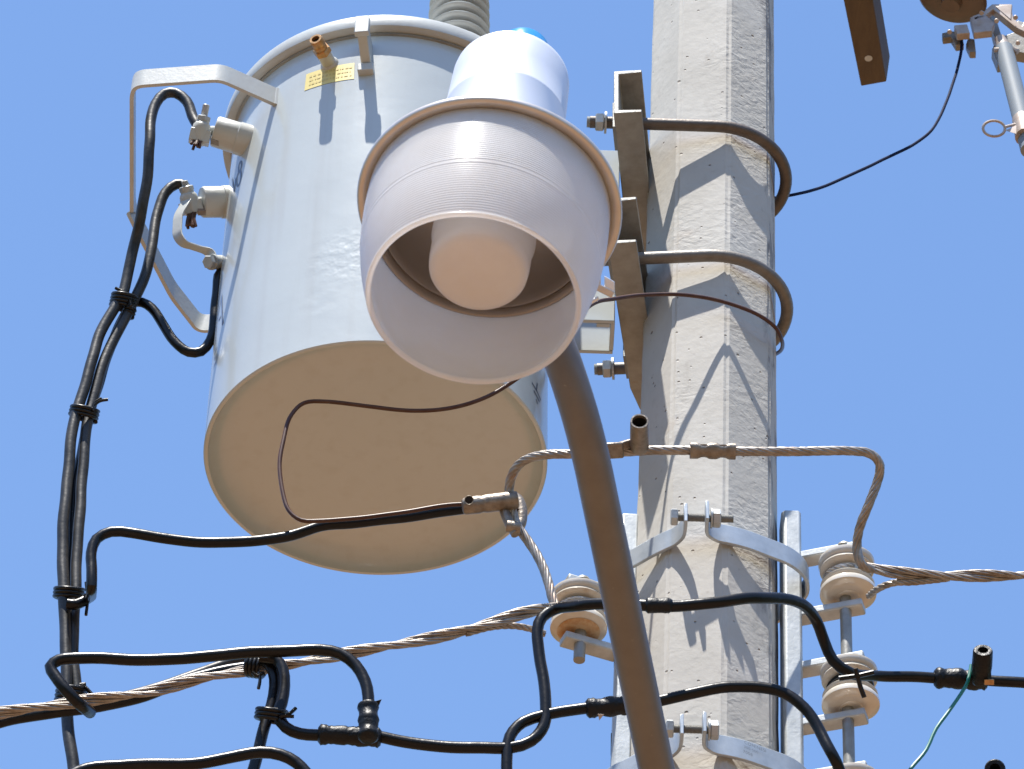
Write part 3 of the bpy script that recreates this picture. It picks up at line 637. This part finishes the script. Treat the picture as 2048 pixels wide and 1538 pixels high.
# ------------------------------------------------------------------ pole bands
def band(py, label, text=None):
    z = zp(py); c = PC(z); th = thing('pole_band', label, 'clamp', c, 'galvanised bands clamped round the pole')
    hw = .040
    def pts(s, a0):
        L = []
        ra = [(0, .137), (25, .132), (45, .139), (62, .158), (76, .170), (88, .170), (100, .158), (125, .140), (160, .134), (180, .134)]
        ctrl = [pol(s * (a0 + (180 - a0) * a / 180), r, z) for a, r in ra]
        return curve(ctrl, .012)
    for s, a0, ex in ((1, -1.5, -1), (-1, 22, 1)):
        P_ = pts(s, a0) if s > 0 else [pol(-q, 1, z) for q in ()] or pts(-1, a0)
        o = P_[0]; out = V((0, -1, 0)); tang = (P_[1] - P_[0]).normalized()
        ear = [o + out * .052 - tang * .007, o + out * .025 - tang * .007, o + out * .010 - tang * .004]
        full = curve(ear + P_[1:], .006)
        mb = MB(); mb.strap(full, V((0, 0, 1)), hw, .006); build(mb, 'strap', M['band'], th, bevel=.0012, ang=30)
    eR = pol(-1.5, .137, z); eL = pol(-22, .137, z); yb = min(eR.y, eL.y) - .030; c0 = V((eL.x - .004, yb, z + .002)); c1 = V((eR.x - .004, yb, z + .002)); X = V((1, 0, 0))
    if text is None: a, b = c0 - X * .006, c1 + X * .042
    else: a, b = c0 - X * .05, c1 + X * .008
    mb = MB(); mb.thread(a, b, .0072); bt = build(mb, 'clamp_bolt', M['galvdark'], th)
    mb = MB(); mb.hexnut(c0 - X * .009, X, .0155, .012); build(mb, 'bolt_head', M['galv'], bt)
    mb = MB(); mb.hexnut(c1 + X * .014, X, .0155, .014, .4); mb.tube([c1 + X * .004, c1 + X * .007], .017, 16); build(mb, 'nut', M['galv'], bt)
    return th
b1 = band(1170, 'galvanised band clamped round the pole at mid height with its bolt thread poking right')
b2 = band(1592, 'galvanised band lowest on the pole, stamped with letters and cut by the frame bottom', text='x')
# stamped letters on the lower band
def stamp(txt, org, ex, ey, size, name, parent, m_):
    cu = bpy.data.curves.new(name, 'FONT'); cu.body = txt; cu.size = size; cu.extrude = .0; cu.space_character = 1.12
    ob = bpy.data.objects.new(name, cu); sc.collection.objects.link(ob); dg = bpy.context.evaluated_depsgraph_get(); me = ob.evaluated_get(dg).to_mesh()
    nn = ex.cross(ey).normalized(); mb = MB(); mb.v = [org + ex * v.co.x + ey * v.co.y + nn * .0006 for v in me.vertices]; mb.f = [tuple(p.vertices) for p in me.polygons]
    sc.collection.objects.unlink(ob); bpy.data.objects.remove(ob)
    if mb.v: build(mb, name, m_, parent, smooth=False)
M['stamp'] = mat('stamped_letter_shade', (.15, .165, .18), .5)
zB = zp(1592); A_ = pol(22, .1365, zB); B_ = pol(52, .1455, zB)
ex = (B_ - A_).normalized(); ey = V((0, 0, 1)); out = ex.cross(ey) ; out = out if out.y < 0 else -out
o_ = A_ + out * .0088
stamp('CONINESI', o_ + ey * .003, ex, ey, .0085, 'stamped_lettering', b2, M['stamp'])
stamp('300-500', o_ - ey * .0060 - ex * .001, ex, ey, .0075, 'stamped_lettering', b2, M['stamp'])
stamp('7008', o_ - ey * .0165 - ex * .003, ex, ey, .0085, 'stamped_number', b2, M['stamp'])

# ------------------------------------------------------------------ cables
def cable(pts, r, label, m_='black', name='black_cable', cat='cable', group=None, n=14, step=.012):
    cp = curve(pts, step); ph = [rnd.uniform(0, 6.3) for _ in range(6)]; L_ = 0; q = []
    for i, p in enumerate(cp):
        if i: L_ += (p - cp[i - 1]).length
        am = r * .09; q.append(p + V((math.sin(L_ * 31 + ph[0]) + math.sin(L_ * 67 + ph[1]) * .5, math.sin(L_ * 37 + ph[2]), math.sin(L_ * 29 + ph[3]) + math.sin(L_ * 71 + ph[4]) * .5)) * am)
    mb = MB(); mb.tube(q, r, n); o = build(mb, name, M[m_]); return tag(o, label, cat, group)
GB = 'black cables tied in the bundle left of the transformer'
YA, YBs = bA[2].y, bB[2].y
RC = .0108
c1 = cable([bA[2] - bA[3] * .012, bA[2] + bA[3] * .004 + V((-.004, 0, .0))] + path([(384, 232), (372, 203), (352, 187), (330, 188), (312, 206), (302, 240), (298, 290), (296, 350, YA + (YBs - YA) * .15), (284, 420, YA + (YBs - YA) * .40), (270, 480, YA + (YBs - YA) * .70), (258, 535, YA + (YBs - YA) * .90 - .006), (246, 592, YBs - .008), (231, 612, YBs - .008), (198, 670, YBs - .008), (186, 719, YBs - .008), (172, 764, YBs - .008), (158, 806, YBs - .008), (148, 841, YBs - .008), (140, 911, YBs - .008), (130, 1000, YBs - .008), (126, 1087, YBs - .008), (126, 1175, YBs - .008), (130, 1227, YBs - .008), (132, 1297, YBs - .008), (132, 1367, YBs - .008), (135, 1437, YBs - .008), (145, 1525, YBs - .008), (152, 1600, YBs - .008), (150, 1800, YBs - .008), (160, 2300, YBs - .008)], YA),
           .0099, 'black cable arching from the upper tank bushing and running down the far left', 'dusty')
c2 = cable([bB[2] - bB[3] * .012] + path([(376, 388), (368, 372), (352, 370), (330, 386), (316, 420), (308, 470), (297, 525), (280, 575, YBs + .003), (262, 615, YBs + .003), (243, 650, YBs + .003), (214, 705, YBs + .003), (196, 765, YBs + .003), (182, 815, YBs + .003), (172, 850, YBs + .003), (168, 920, YBs + .003), (161, 1000, YBs + .003), (155, 1087, YBs + .003), (152, 1168, YBs + .003), (147, 1238, YBs + .003), (147, 1297, YBs + .003), (150, 1350, YBs + .003), (158, 1392, YBs + .003), (185, 1404, YBs + .003), (250, 1396, YBs + .003), (330, 1372, YBs + .003), (400, 1345, YBs + .003), (470, 1325, YBs + .003), (520, 1318, YBs + .003)], YBs),
           .0097, 'black cable arching from the second bushing and turning along the bare conductor', 'dusty')
sx = hit(446, 540); p3 = path([(441, 545), (434, 590), (428, 640), (420, 682), (402, 704), (378, 704), (350, 682), (325, 648), (303, 618), (284, 606), (266, 606), (252, 625), (232, 668), (212, 718), (196, 772), (180, 828), (164, 900), (152, 960), (144, 1050), (142, 1130), (139, 1190)], YBs + .02)
c3 = cable([V((sx.x + .02, YBs + .06, p3[0].z + .03))] + p3, .0090, 'black cable dipping in a loop below the guard hoop from the back of the tank')
YH = 4.43
c4 = cable(path([(136, 1208, YBs - .025), (152, 1210, YBs - .025), (172, 1200, YBs - .02), (184, 1172), (184, 1140), (181, 1105), (192, 1078), (222, 1064), (265, 1066), (340, 1078), (430, 1086), (500, 1083), (570, 1073), (640, 1053), (700, 1048), (790, 1036), (870, 1026), (935, 1017)], YH), .0090,
           'black cable snaking from the left bundle across the tank underside to a bare metal connector')
c5 = cable(path([(1040, 1020, 4.40), (925, 1008), (800, 1026), (700, 1037), (640, 1042), (603, 1041), (580, 1024), (566, 985), (559, 930), (567, 880), (583, 830), (608, 806), (650, 803), (740, 813), (830, 822), (900, 816), (960, 799), (1012, 773), (1080, 720, 4.38), (1150, 640, 4.35), (1190, 606, 4.37), (1230, 597, 4.40), (1290, 590, 4.432), (1370, 590, 4.458), (1440, 602, 4.480), (1510, 626, 4.492), (1548, 652, 4.515), (1563, 680, 4.56), (1562, 700, 4.63), (1545, 712, 4.70)], 4.405), .0036,
           'thin dark copper wire looping under the tank and crossing the pole', 'copper', 'copper_wire', 'wire', step=.008)
# upper left loop and T joint
Y6 = 4.30
c6 = cable(path([(182, 1425, Y6 + .06), (155, 1405, Y6 + .01), (128, 1375), (108, 1350), (100, 1334), (118, 1321), (170, 1317), (260, 1318), (350, 1318), (430, 1313), (500, 1303), (560, 1302), (640, 1301), (682, 1309), (712, 1330), (730, 1362), (736, 1410), (737, 1470)], Y6), .0093,
           'black cable in a long flat loop at lower left, dropping into the taped joint')
c7 = cable(path([(500, 1316), (528, 1322), (545, 1342), (549, 1375), (543, 1410), (534, 1440), (523, 1480), (510, 1525), (490, 1600), (470, 1760), (450, 2200), (445, 2900)], Y6 + .06), .0091,
           'black cable dropping from the conductor at lower left and leaving the frame bottom')
c8 = cable(path([(520, 1312), (552, 1318), (567, 1340), (569, 1372), (562, 1408), (556, 1432), (572, 1454), (600, 1466), (650, 1470), (720, 1470), (800, 1482), (870, 1491), (950, 1496), (1020, 1496), (1062, 1482), (1088, 1450), (1093, 1410), (1087, 1360), (1078, 1310), (1074, 1262), (1085, 1235), (1112, 1218), (1160, 1210, 4.30), (1230, 1209, 4.27), (1290, 1211, 4.25), (1345, 1211, 4.25), (1420, 1207, 4.25), (1500, 1197, 4.27), (1560, 1196, 4.31), (1605, 1210, 4.36), (1634, 1243, 4.41), (1650, 1285, 4.44), (1668, 1322, 4.45), (1700, 1345, 4.46), (1760, 1352, 4.5), (1870, 1356, 4.52), (1950, 1358, 4.52), (2060, 1368, 4.52), (2600, 1400, 4.6), (5200, 1540, 4.9)], 4.34), .0092,
           'long black cable rising left of the lamp arm and crossing to the lashed insulator')
c9 = cable(path([(90, 2900), (92, 1800), (100, 1620), (130, 1560), (175, 1538), (250, 1531), (330, 1529), (400, 1526), (470, 1512), (520, 1506), (560, 1511), (592, 1525), (625, 1560), (660, 1640), (670, 1900), (660, 2900)], 4.25), .0092,
           'black cable arching just above the bottom edge at lower left')
c10 = cable(path([(1060, 2900), (1030, 1700), (1018, 1580), (1014, 1520), (1020, 1475), (1045, 1444), (1085, 1430), (1140, 1420), (1200, 1414), (1255, 1411), (1320, 1401), (1390, 1385), (1460, 1374), (1520, 1375), (1570, 1388), (1608, 1415), (1640, 1460), (1672, 1525), (1700, 1600, 4.44), (1760, 1640, 4.5), (2300, 1660, 4.5), (5200, 1800, 4.8)], 4.34), .0090,
            'black cable curling up left of the arm and draping over the lower pole')
c11 = cable(path([(1942, 1330), (1936, 1362), (1922, 1388), (1898, 1422), (1872, 1458), (1852, 1500), (1820, 1540), (1780, 1600), (1700, 1750)], 4.49), .0030, 'thin green wire trailing down from the taped connector at right', 'green', 'green_wire', 'wire', n=8)
c12 = cable(path([(1924, 80, 5.0), (1922, 105, 5.0), (1908, 160, 4.98), (1888, 215, 4.95), (1862, 262, 4.92), (1825, 290, 4.90), (1760, 322, 4.85), (1690, 355, 4.8), (1630, 379, 4.75), (1578, 391, 4.7), (1520, 400, 4.72)], None), .0031, 'thin dark blue wire sagging from the fuse cutout to the pole', 'navy', 'blue_wire', 'wire', n=8)
# cable along the conductor at far left
c13 = cable(path([(-3000, 1920), (-500, 1560), (-60, 1462), (40, 1436), (110, 1425), (200, 1412), (290, 1392), (370, 1362), (450, 1340), (515, 1330)], 4.42), .0092, 'black cable running beside the bare conductor out of the left frame edge')

# taped joints as parts of their cables
def sleeve(parent, pts, r, name='taped_joint', m_='tape', lump=.12, n=16):
    pts = curve(pts, .004); rs = []
    for i in range(len(pts)):
        t = i / (len(pts) - 1); e = min(1, min(t, 1 - t) * 9 + .72); rs.append(r * e * (1 + lump * (rnd.random() - .5) + lump * .6 * math.sin(i * .9)))
    mb = MB(); mb.tube(pts, rs, n)
    ORG[parent.name] = V(parent.location); return build(mb, name, M[m_], parent, ang=60)
sleeve(c8, path([(636, 1469), (690, 1471), (762, 1476)], 4.338), .0150)
sleeve(c8, path([(737, 1480), (737, 1445), (736, 1408)], 4.302), .0150)
mb = MB(); q = PY(745, 1404, 4.30); mb.prism([q, q + rt * .014 + up * .004, q + rt * .008 - up * .010, q - up * .008], fw * .003)
build(mb, 'tape_flap', M['tape'], c8)
sleeve(c10, path([(1172, 1417), (1210, 1414), (1262, 1410)], 4.338), .0150)
mb = MB(); q = PY(1196, 1428, 4.31); mb.prism([q, q + rt * .009 - up * .001, q + rt * .002 - up * .010], fw * .003); build(mb, 'tape_flap', M['cream'], c10)
sleeve(c8, path([(1290, 1211), (1330, 1211), (1345, 1211)], 4.25), .0122, lump=.05)
sleeve(c8, path([(1868, 1356), (1910, 1357), (1975, 1362)], 4.52), .0165)
mb = MB(); a = PY(1962, 1362, 4.50); b = PY(1966, 1300, 4.44); ax = (b - a).normalized(); L = (b - a).length
mb.lathe(a, ax, [(0, -.004), (.014, -.003), (.0165, .004), (.0155, L * .3), (.0165, L * .5), (.0160, L * .96), (.0145, L), (.0085, L), (.0085, L - .03), (0, L - .03)], 22); cb = build(mb, 'connector_barrel', M['tape'], c8)
mb = MB(); mb.lathe(a, ax, [(.0132, .0), (.0172, .001), (.0172, .006), (.013, .008)], 22); mb.v = [v + V((0, -.0, 0)) for v in mb.v]
mb = MB(); q = PY(1978, 1364, 4.485); mb.box(q, rt * .008, up * .0045, fw * .004); build(mb, 'copper_contact', M['brass'], c8, bevel=.001)
c14 = MB(); a = PY(1990, 1560, 4.5); b = PY(1990, 1537, 4.45); ax = (b - a).normalized()
c14.lathe(a, ax, [(0, -.03), (.0165, -.03), (.0165, (b - a).length - .002), (.0145, (b - a).length), (.0085, (b - a).length), (.0085, .0), (0, .0)], 22)
c14.tube(path([(1960, 1600), (1990, 1580), (2100, 1590), (2500, 1600), (5200, 1740)], 4.5), .0105, 12)
tag(build(c14, 'cable_connector', M['tape']), 'black connector barrel peeking over the bottom edge at lower right', 'connector')

# ------------------------------------------------------------------ bare conductors
mb = MB()
t1 = curve(path([(1112, 1214, 4.40), (1104, 1195, 4.40), (1098, 1170), (1082, 1125), (1058, 1085), (1034, 1050, 4.395), (1023, 1015, 4.385), (1018, 975, 4.37), (1030, 938, 4.34), (1056, 917, 4.31), (1095, 909, 4.29), (1150, 908, 4.275), (1230, 905, 4.27), (1300, 901, 4.27), (1380, 901, 4.27), (1470, 903, 4.27), (1600, 903, 4.28), (1700, 902, 4.29), (1742, 908, 4.30), (1760, 928, 4.31), (1756, 960, 4.33), (1737, 1010, 4.35), (1718, 1060, 4.38), (1714, 1100, 4.40), (1724, 1130, 4.41), (1748, 1141, 4.43)], 4.40), .012)
strand(mb, t1, .0080, 7, .12)
T1 = tag(build(mb, 'bare_conductor', M['alu'], ang=70), 'bare stranded conductor bent squarely across the pole front between the two racks', 'conductor', 'bare stranded conductors at the pole')
mb = MB(); double_strand(mb, curve(path([(1728, 1132), (1760, 1140), (1800, 1146), (1900, 1151), (2050, 1151), (2300, 1153), (5200, 1180)], 4.43), .012), .0104, .26)
strand(mb, curve(path([(1738, 1192, 4.50), (1752, 1180, 4.47), (1785, 1166, 4.445), (1830, 1164, 4.44), (1900, 1156, 4.43)], 4.44), .01), .0062, 5, .06)
R1 = build(mb, 'bare_conductor', M['alu'], ang=70); tag(R1, 'twisted bare conductor pulling away from the upper right insulator to the right edge', 'conductor', 'bare stranded conductors at the pole')
mb = MB(); pp = []
ctr = PP(AX, AY, (zp(1118) + zp(1233)) / 2)
mb = MB(); ringp = [ctr + V((math.cos(R_(a)) * .036, math.sin(R_(a)) * .036, .004 * math.sin(R_(a)))) for a in range(-60, 290, 8)]
strand(mb, ringp, .0062, 5, .05); build(mb, 'wrap_turn', M['alu'], R1) if ORG.update({R1.name: V(R1.location)}) is None else 0
mb = MB(); double_strand(mb, curve(path([(1118, 1212, 4.40), (1085, 1218, 4.39), (1040, 1228), (980, 1246), (900, 1268), (800, 1288), (700, 1306), (620, 1322), (540, 1334), (480, 1343), (400, 1358), (300, 1383), (200, 1397), (100, 1411), (0, 1426), (-200, 1460), (-900, 1560), (-3000, 1860)], 4.38), .012), .0104, .28)
strand(mb, curve(path([(1090, 1268, 4.42), (1062, 1258, 4.41), (1030, 1252, 4.40), (985, 1254, 4.39), (930, 1268, 4.385)], 4.39), .01), .0058, 5, .06)
L1 = tag(build(mb, 'bare_conductor', M['alu'], ang=70), 'twisted bare conductor slanting from the left insulator down to the left frame edge', 'conductor', 'bare stranded conductors at the pole')
ctr2 = PP(LX, LY, (zp(1216) + zp(1330)) / 2)
mb = MB(); strand(mb, [ctr2 + V((math.cos(R_(a)) * .036, math.sin(R_(a)) * .036, -.002)) for a in range(130, 480, 8)], .0062, 5, .05)
ORG[L1.name] = V(L1.location); build(mb, 'wrap_turn', M['alu'], L1)
# spool 2 lashing
ctr3 = PP(AX, AY, (zp(1338) + zp(1452)) / 2)
mb = MB()
mb.tube([ctr3 + V((math.cos(R_(a)) * .036, math.sin(R_(a)) * .036, -.006 + a * .000018 + .006 * math.cos(R_(a)))) for a in range(0, 721, 10)], .0042, 8)
lw = build(mb, 'binding_wire', M['tie']); ORG[lw.name] = V(lw.location); mb = MB(); q = PY(1716, 1352, 4.42); mb.tube([q + rt * -.03 - up * .004, q, q + rt * .025 + up * .006], .004, 8); build(mb, 'wire_tail', M['tie'], lw); mb = MB(); mb.tube([q + rt * -.004 + up * .012, q + rt * .004 - up * .018, q + rt * .010 - up * .034], .0040, 8)
build(mb, 'wire_tail', M['tie'], lw); tag(lw, 'black binding wire lashing the cable to the middle right insulator', 'tie')

# connectors on bare conductors
a = PY(1380, 901, 4.268); b = PY(1471, 903, 4.268); ax = (b - a).normalized(); mb = MB(); L = (b - a).length
pr = []
for i in range(25):
    t = i / 24; sq = 1 - .22 * (math.exp(-((t - .30) / .09) ** 2) + math.exp(-((t - .72) / .09) ** 2)); pr.append(a + ax * L * t)
nn = (up - ax * up.dot(ax)).normalized(); dd = ax.cross(nn).normalized(); vs = []; N = 14
for i, p in enumerate(pr):
    t = i / 24; dn = math.exp(-((t - .30) / .10) ** 4) + math.exp(-((t - .72) / .10) ** 4)
    for k in range(N):
        q = 2 * math.pi * k / N; cs, sn = math.cos(q), math.sin(q); rx = .0135 * (abs(cs) ** .7) * (1 if cs > 0 else -1); ry = .0118 * (abs(sn) ** .7) * (1 if sn > 0 else -1)
        vs.append(p + nn * rx * (1 - .22 * dn) + dd * ry * (1 + .10 * dn))
mb.add(vs, [(i * N + k, i * N + (k + 1) % N, (i + 1) * N + (k + 1) % N, (i + 1) * N + k) for i in range(24) for k in range(N)] + [tuple(range(N))[::-1], tuple(24 * N + k for k in range(N))])
cc = build(mb, 'compression_connector', M['conn']); tag(cc, 'short crimped metal sleeve on the bare conductor in front of the pole', 'connector'); ORG[cc.name] = V(cc.location)
for t in (.30, .72):
    q = a + ax * L * t - fw * .0088 + up * .007; mb = MB()
    mb.prism([q + ax * .010 * math.cos(w_) + nn * .0042 * math.sin(w_) for w_ in [i * math.pi / 8 for i in range(16)]], fw * .0035); build(mb, 'crimp_dent', M['galvdark'], cc)
# wedge connector left of pole with upright barrel
a = PY(1212, 905, 4.388); b = PY(1252, 893, 4.388); mb = MB(); mb.bar(PY(1206, 902, 4.262), PY(1246, 900, 4.262), up, .026, .024)
wc = build(mb, 'wedge_connector', M['conn'], bevel=.003); tag(wc, 'metal wedge connector with an upright open barrel, just right of the lamp arm', 'connector'); ORG[wc.name] = V(wc.location)
mb = MB(); mb.strap(curve(path([(1240, 893), (1256, 888), (1270, 885), (1296, 884)], 4.258), .004), up, .014, .016); build(mb, 'neck', M['conn'], wc, bevel=.002)
a = PY(1279, 893, 4.257); b = PY(1279, 842, 4.190); ax = (b - a).normalized(); L = (b - a).length; mb = MB()
mb.lathe(a, ax, [(0, -.004), (.0145, -.003), (.0155, .004), (.0150, L - .004), (.0145, L), (.0120, L), (.0115, L - .04), (0, L - .04)], 26); br_ = build(mb, 'barrel', M['conn'], wc)
mb = MB(); mb.lathe(a, ax, [(.0113, L - .038), (.0114, L - .006)], 20); build(mb, 'barrel_bore', M['hole'], wc)
# connector at left end of loop
a = PY(1030, 1000, 4.375); b = PY(925, 1013, 4.375); ax = (b - a).normalized(); L = (b - a).length; mb = MB()
mb.lathe(a, ax, [(0, -.006), (.0140, -.004), (.0150, .004), (.0150, L * .55), (.0135, L * .62), (.0150, L * .7), (.0140, L * .96), (.011, L), (0, L)], 22)
w2 = build(mb, 'wedge_connector', M['conn']); tag(w2, 'tubular metal connector joining the looped wires to the bare conductor under the tank', 'connector'); ORG[w2.name] = V(w2.location)
mb = MB(); mb.lathe(PY(938, 1000, 4.35), (P(938, 1000, 1) - CAM).normalized() * -1, [(.0062, 0), (.0072, .003), (.0078, 0)], 16); build(mb, 'bore_ring', M['conn'], w2)
mb = MB(); mb.lathe(PY(938, 1000, 4.354), (P(938, 1000, 1) - CAM).normalized() * -1, [(0, .001), (.0066, .001)], 16); build(mb, 'bore', M['hole'], w2)
mb = MB(); mb.tube(curve(path([(1020, 990), (1036, 1000), (1043, 1022), (1040, 1050), (1030, 1062)], 4.405), .005), [.010] * 200 if False else .0095, 12)
mb.tube(curve(path([(1006, 1000), (1010, 1025), (1020, 1048), (1032, 1068)], 4.385), .004), .0085, 12); mb.tube(path([(1014, 1052), (1042, 1056)], 4.38), .010, 12); build(mb, 'wedge_body', M['conn'], w2)

# ------------------------------------------------------------------ binding wires on bundles
def tie(cx, cy, Y, rx, ang, tails, label, turns=2, thick=.0036, ry=.016):
    c = PY(cx, cy, Y); a = R_(ang); e = rt * math.cos(a) + up * math.sin(a); g = fw * .72 + up * -.69 * .0; g = (fw - e * fw.dot(e)).normalized(); n_ = e.cross(g)
    mb = MB()
    NT = 32 * turns
    mb.tube([c + n_ * (i / 32 - turns / 2) * thick * 1.7 + e * math.cos(i * math.pi / 16) * rx + g * math.sin(i * math.pi / 16) * ry + n_ * -.0045 * math.sin(i * math.pi / 16) for i in range(NT + 1)], thick, 8)
    for tl in tails: mb.tube(curve([PY(x, y, Y - .022) for x, y in tl], .004), thick * .8, 6)
    return tag(build(mb, 'binding_wire', M['tie'], ang=60), label, 'tie', 'black binding wires round the cables')
tie(247, 604, YBs + .004, .0215, -12, [[(262, 612), (256, 595), (246, 584), (231, 576)], [(250, 600), (262, 598), (256, 588)]], 'black wire tie gathering the cables beside the guard hoop', 4, ry=.030)
tie(258, 625, YBs + .005, .009, -20, [], 'small black wire coil under the tie beside the guard hoop', 2, ry=.012)
tie(168, 827, YBs + .005, .0235, -14, [[(185, 822), (190, 805), (203, 797)], [(186, 812), (200, 802), (216, 799)]], 'black wire tie halfway down the cable bundle, its tails pointing right', 3, ry=.028)
tie(138, 1188, YBs + .005, .0235, -6, [[(172, 1165), (175, 1200), (172, 1230)]], 'black wire tie where the horizontal cable leaves the bundle', 3, ry=.032)
tie(142, 1390, YBs - .002, .0225, -8, [[(150, 1380), (165, 1372), (185, 1390), (205, 1408)], [(160, 1370), (172, 1368)]], 'black wire tie where the bundle meets the bare conductor, one long tail', 4, ry=.034, thick=.0040)
tie(513, 1332, 4.37, .0165, 82, [[(518, 1345), (520, 1360), (517, 1377)], [(505, 1345), (515, 1352), (528, 1345)]], 'black wire tie on the bare conductor beside the two dropping cables', 4, ry=.024)
tie(542, 1431, Y6 + .05, .0225, -10, [[(560, 1434), (578, 1428), (592, 1416)], [(566, 1432), (588, 1433)]], 'black wire tie round the two dropping cables, forked tails at right', 3, ry=.030)

# ------------------------------------------------------------------ things at the upper right
zb = 7.55
A_ = [PZ(1688 - 40, -190, zb), PZ(1748 - 34, -190, zb), PZ(1773, 164, zb), PZ(1722, 173, zb)]
mb = MB(); mb.prism(A_, V((.012, 0, .085))); cr = build(mb, 'crossarm', M['wood'], bevel=.003); tag(cr, 'brown timber crossarm end hanging into the frame top right of the pole', 'crossarm'); ORG[cr.name] = V(cr.location)
q = PZ(1737, 117, zb - .0005); mb = MB(); mb.lathe(q, (0, 0, -1), [(0, .0), (.0085, .0), (.0085, -.001)], 16); build(mb, 'bolt_hole', M['galv'], cr)
YC = 5.0
ct = thing('fuse_cutout', 'fuse cutout with a brown insulator disc, pale hardware, grey tube and pull ring', 'fuse cutout', PY(1910, 0, YC))
mb = MB(); q = PZ(1903, 4, PY(1903, 20, YC).z + .012)
dz = V((0, 0, 1)); tilt = (dz + V((.28, -.15, 0))).normalized()
mb.lathe(q, tilt, [(0, -.012), (.020, -.012), (.024, .002), (.045, .006), (.068, .004), (.0755, .010), (.072, .022), (.034, .045), (.034, .07), (.07, .085), (.072, .095), (.034, .12), (.034, .2), (0, .2)], 48)
build(mb, 'insulator_disc', M['porcbrown'], ct, ang=50)
def PL(polys, name, m_, t=.010, bev=.0015, Y=YC):
    mb = MB()
    for pl in polys: mb.prism([PY(x, y, Y) for x, y in pl], V((.002, t, .002)))
    return build(mb, name, M[m_], ct, bevel=bev)
PL([[(1884, 66), (1902, 62), (1922, 64), (1928, 88), (1912, 90), (1902, 74), (1886, 76)], [(1936, 76), (1949, 78), (1952, 104), (1940, 104), (1932, 88)]], 'terminal_clamp', 'conn', .02)
PL([[(1908, 50), (1934, 48), (1940, 66), (1914, 68)], [(1940, 34), (1972, 30), (1990, 46), (1984, 62), (1948, 66)], [(1944, 32), (1966, 24), (1984, 8), (2022, 8), (2026, 34), (2044, 52), (2060, 20), (2070, 24), (2050, 64), (2030, 54), (1986, 18), (1968, 34), (1950, 40)]], 'pale_bracket', 'cream', .02, Y=YC - .03)
PL([[(1990, 12), (2024, 8), (2022, 40)]], 'bracket_cheek', 'cream', .006, Y=YC - .05)
PL([[(1976, 20), (1990, 28), (2004, 74), (2000, 86), (1988, 70)], [(1986, 92), (2004, 88), (2012, 100), (2060, 108), (2090, 100), (2090, 60), (2035, 40), (2030, 64), (2006, 72), (1998, 84)], [(1984, 96), (2024, 98), (2030, 120), (1996, 126)]], 'dark_hinge', 'galvdark', .03, Y=YC + .02)
mb = MB(); mb.tube([PY(2000, 78, YC - .02), PY(2012, 108, YC - .02)], [.013, .018], 16); mb.tube([PY(1988, 100, YC - .03), PY(1998, 100, YC - .03)], .005, 8); mb.tube([PY(2026, 98, YC - .03), PY(2036, 104, YC - .03)], .006, 8)
build(mb, 'tube_collar', M['cream'], ct)
for x, y in ((1993, 42), (2031, 35), (1963, 26), (1899, 64), (2036, 86)):
    mb = MB(); mb.lathe(PY(x, y, YC - .045), (P(x, y, 1) - CAM).normalized() * -1, [(.0055, -.006), (.0055, 0), (.0045, .002), (0, .0022)], 12); build(mb, 'hardware_bolt', M['cream'], ct)
ta, tb = PY(2008, 98, YC - .02), PY(2060, 300, YC - .06); mb = MB(); mb.tube([ta, tb], .0195, 24); build(mb, 'fuse_tube', M['tube'], ct)
tb2 = PY(2046, 245, YC - .056); mb = MB(); axd = (tb - ta).normalized(); mb.tube([tb2 - axd * .012, tb2 + axd * .02, tb2 + axd * .05], [.021, .022, .024], 20); build(mb, 'tube_ferrule', M['cream'], ct)
mb = MB(); rc = PY(1988, 257, YC - .07); ex_ = rt; ey_ = up
mb.tube([rc + ex_ * math.cos(q) * .0225 + ey_ * math.sin(q) * .0165 + fw * .006 * math.sin(q) for q in [i * math.pi / 16 for i in range(33)]], .0030, 8)
mb.tube([rc + ex_ * .022 + ey_ * .003, PY(2042, 246, YC - .06)], .0032, 8); mb.prism([rc + ex_ * .024 - ey_ * .004, PY(2036, 248, YC - .07), PY(2040, 270, YC - .07)], fw * .004)
build(mb, 'pull_ring', M['cream'], ct)
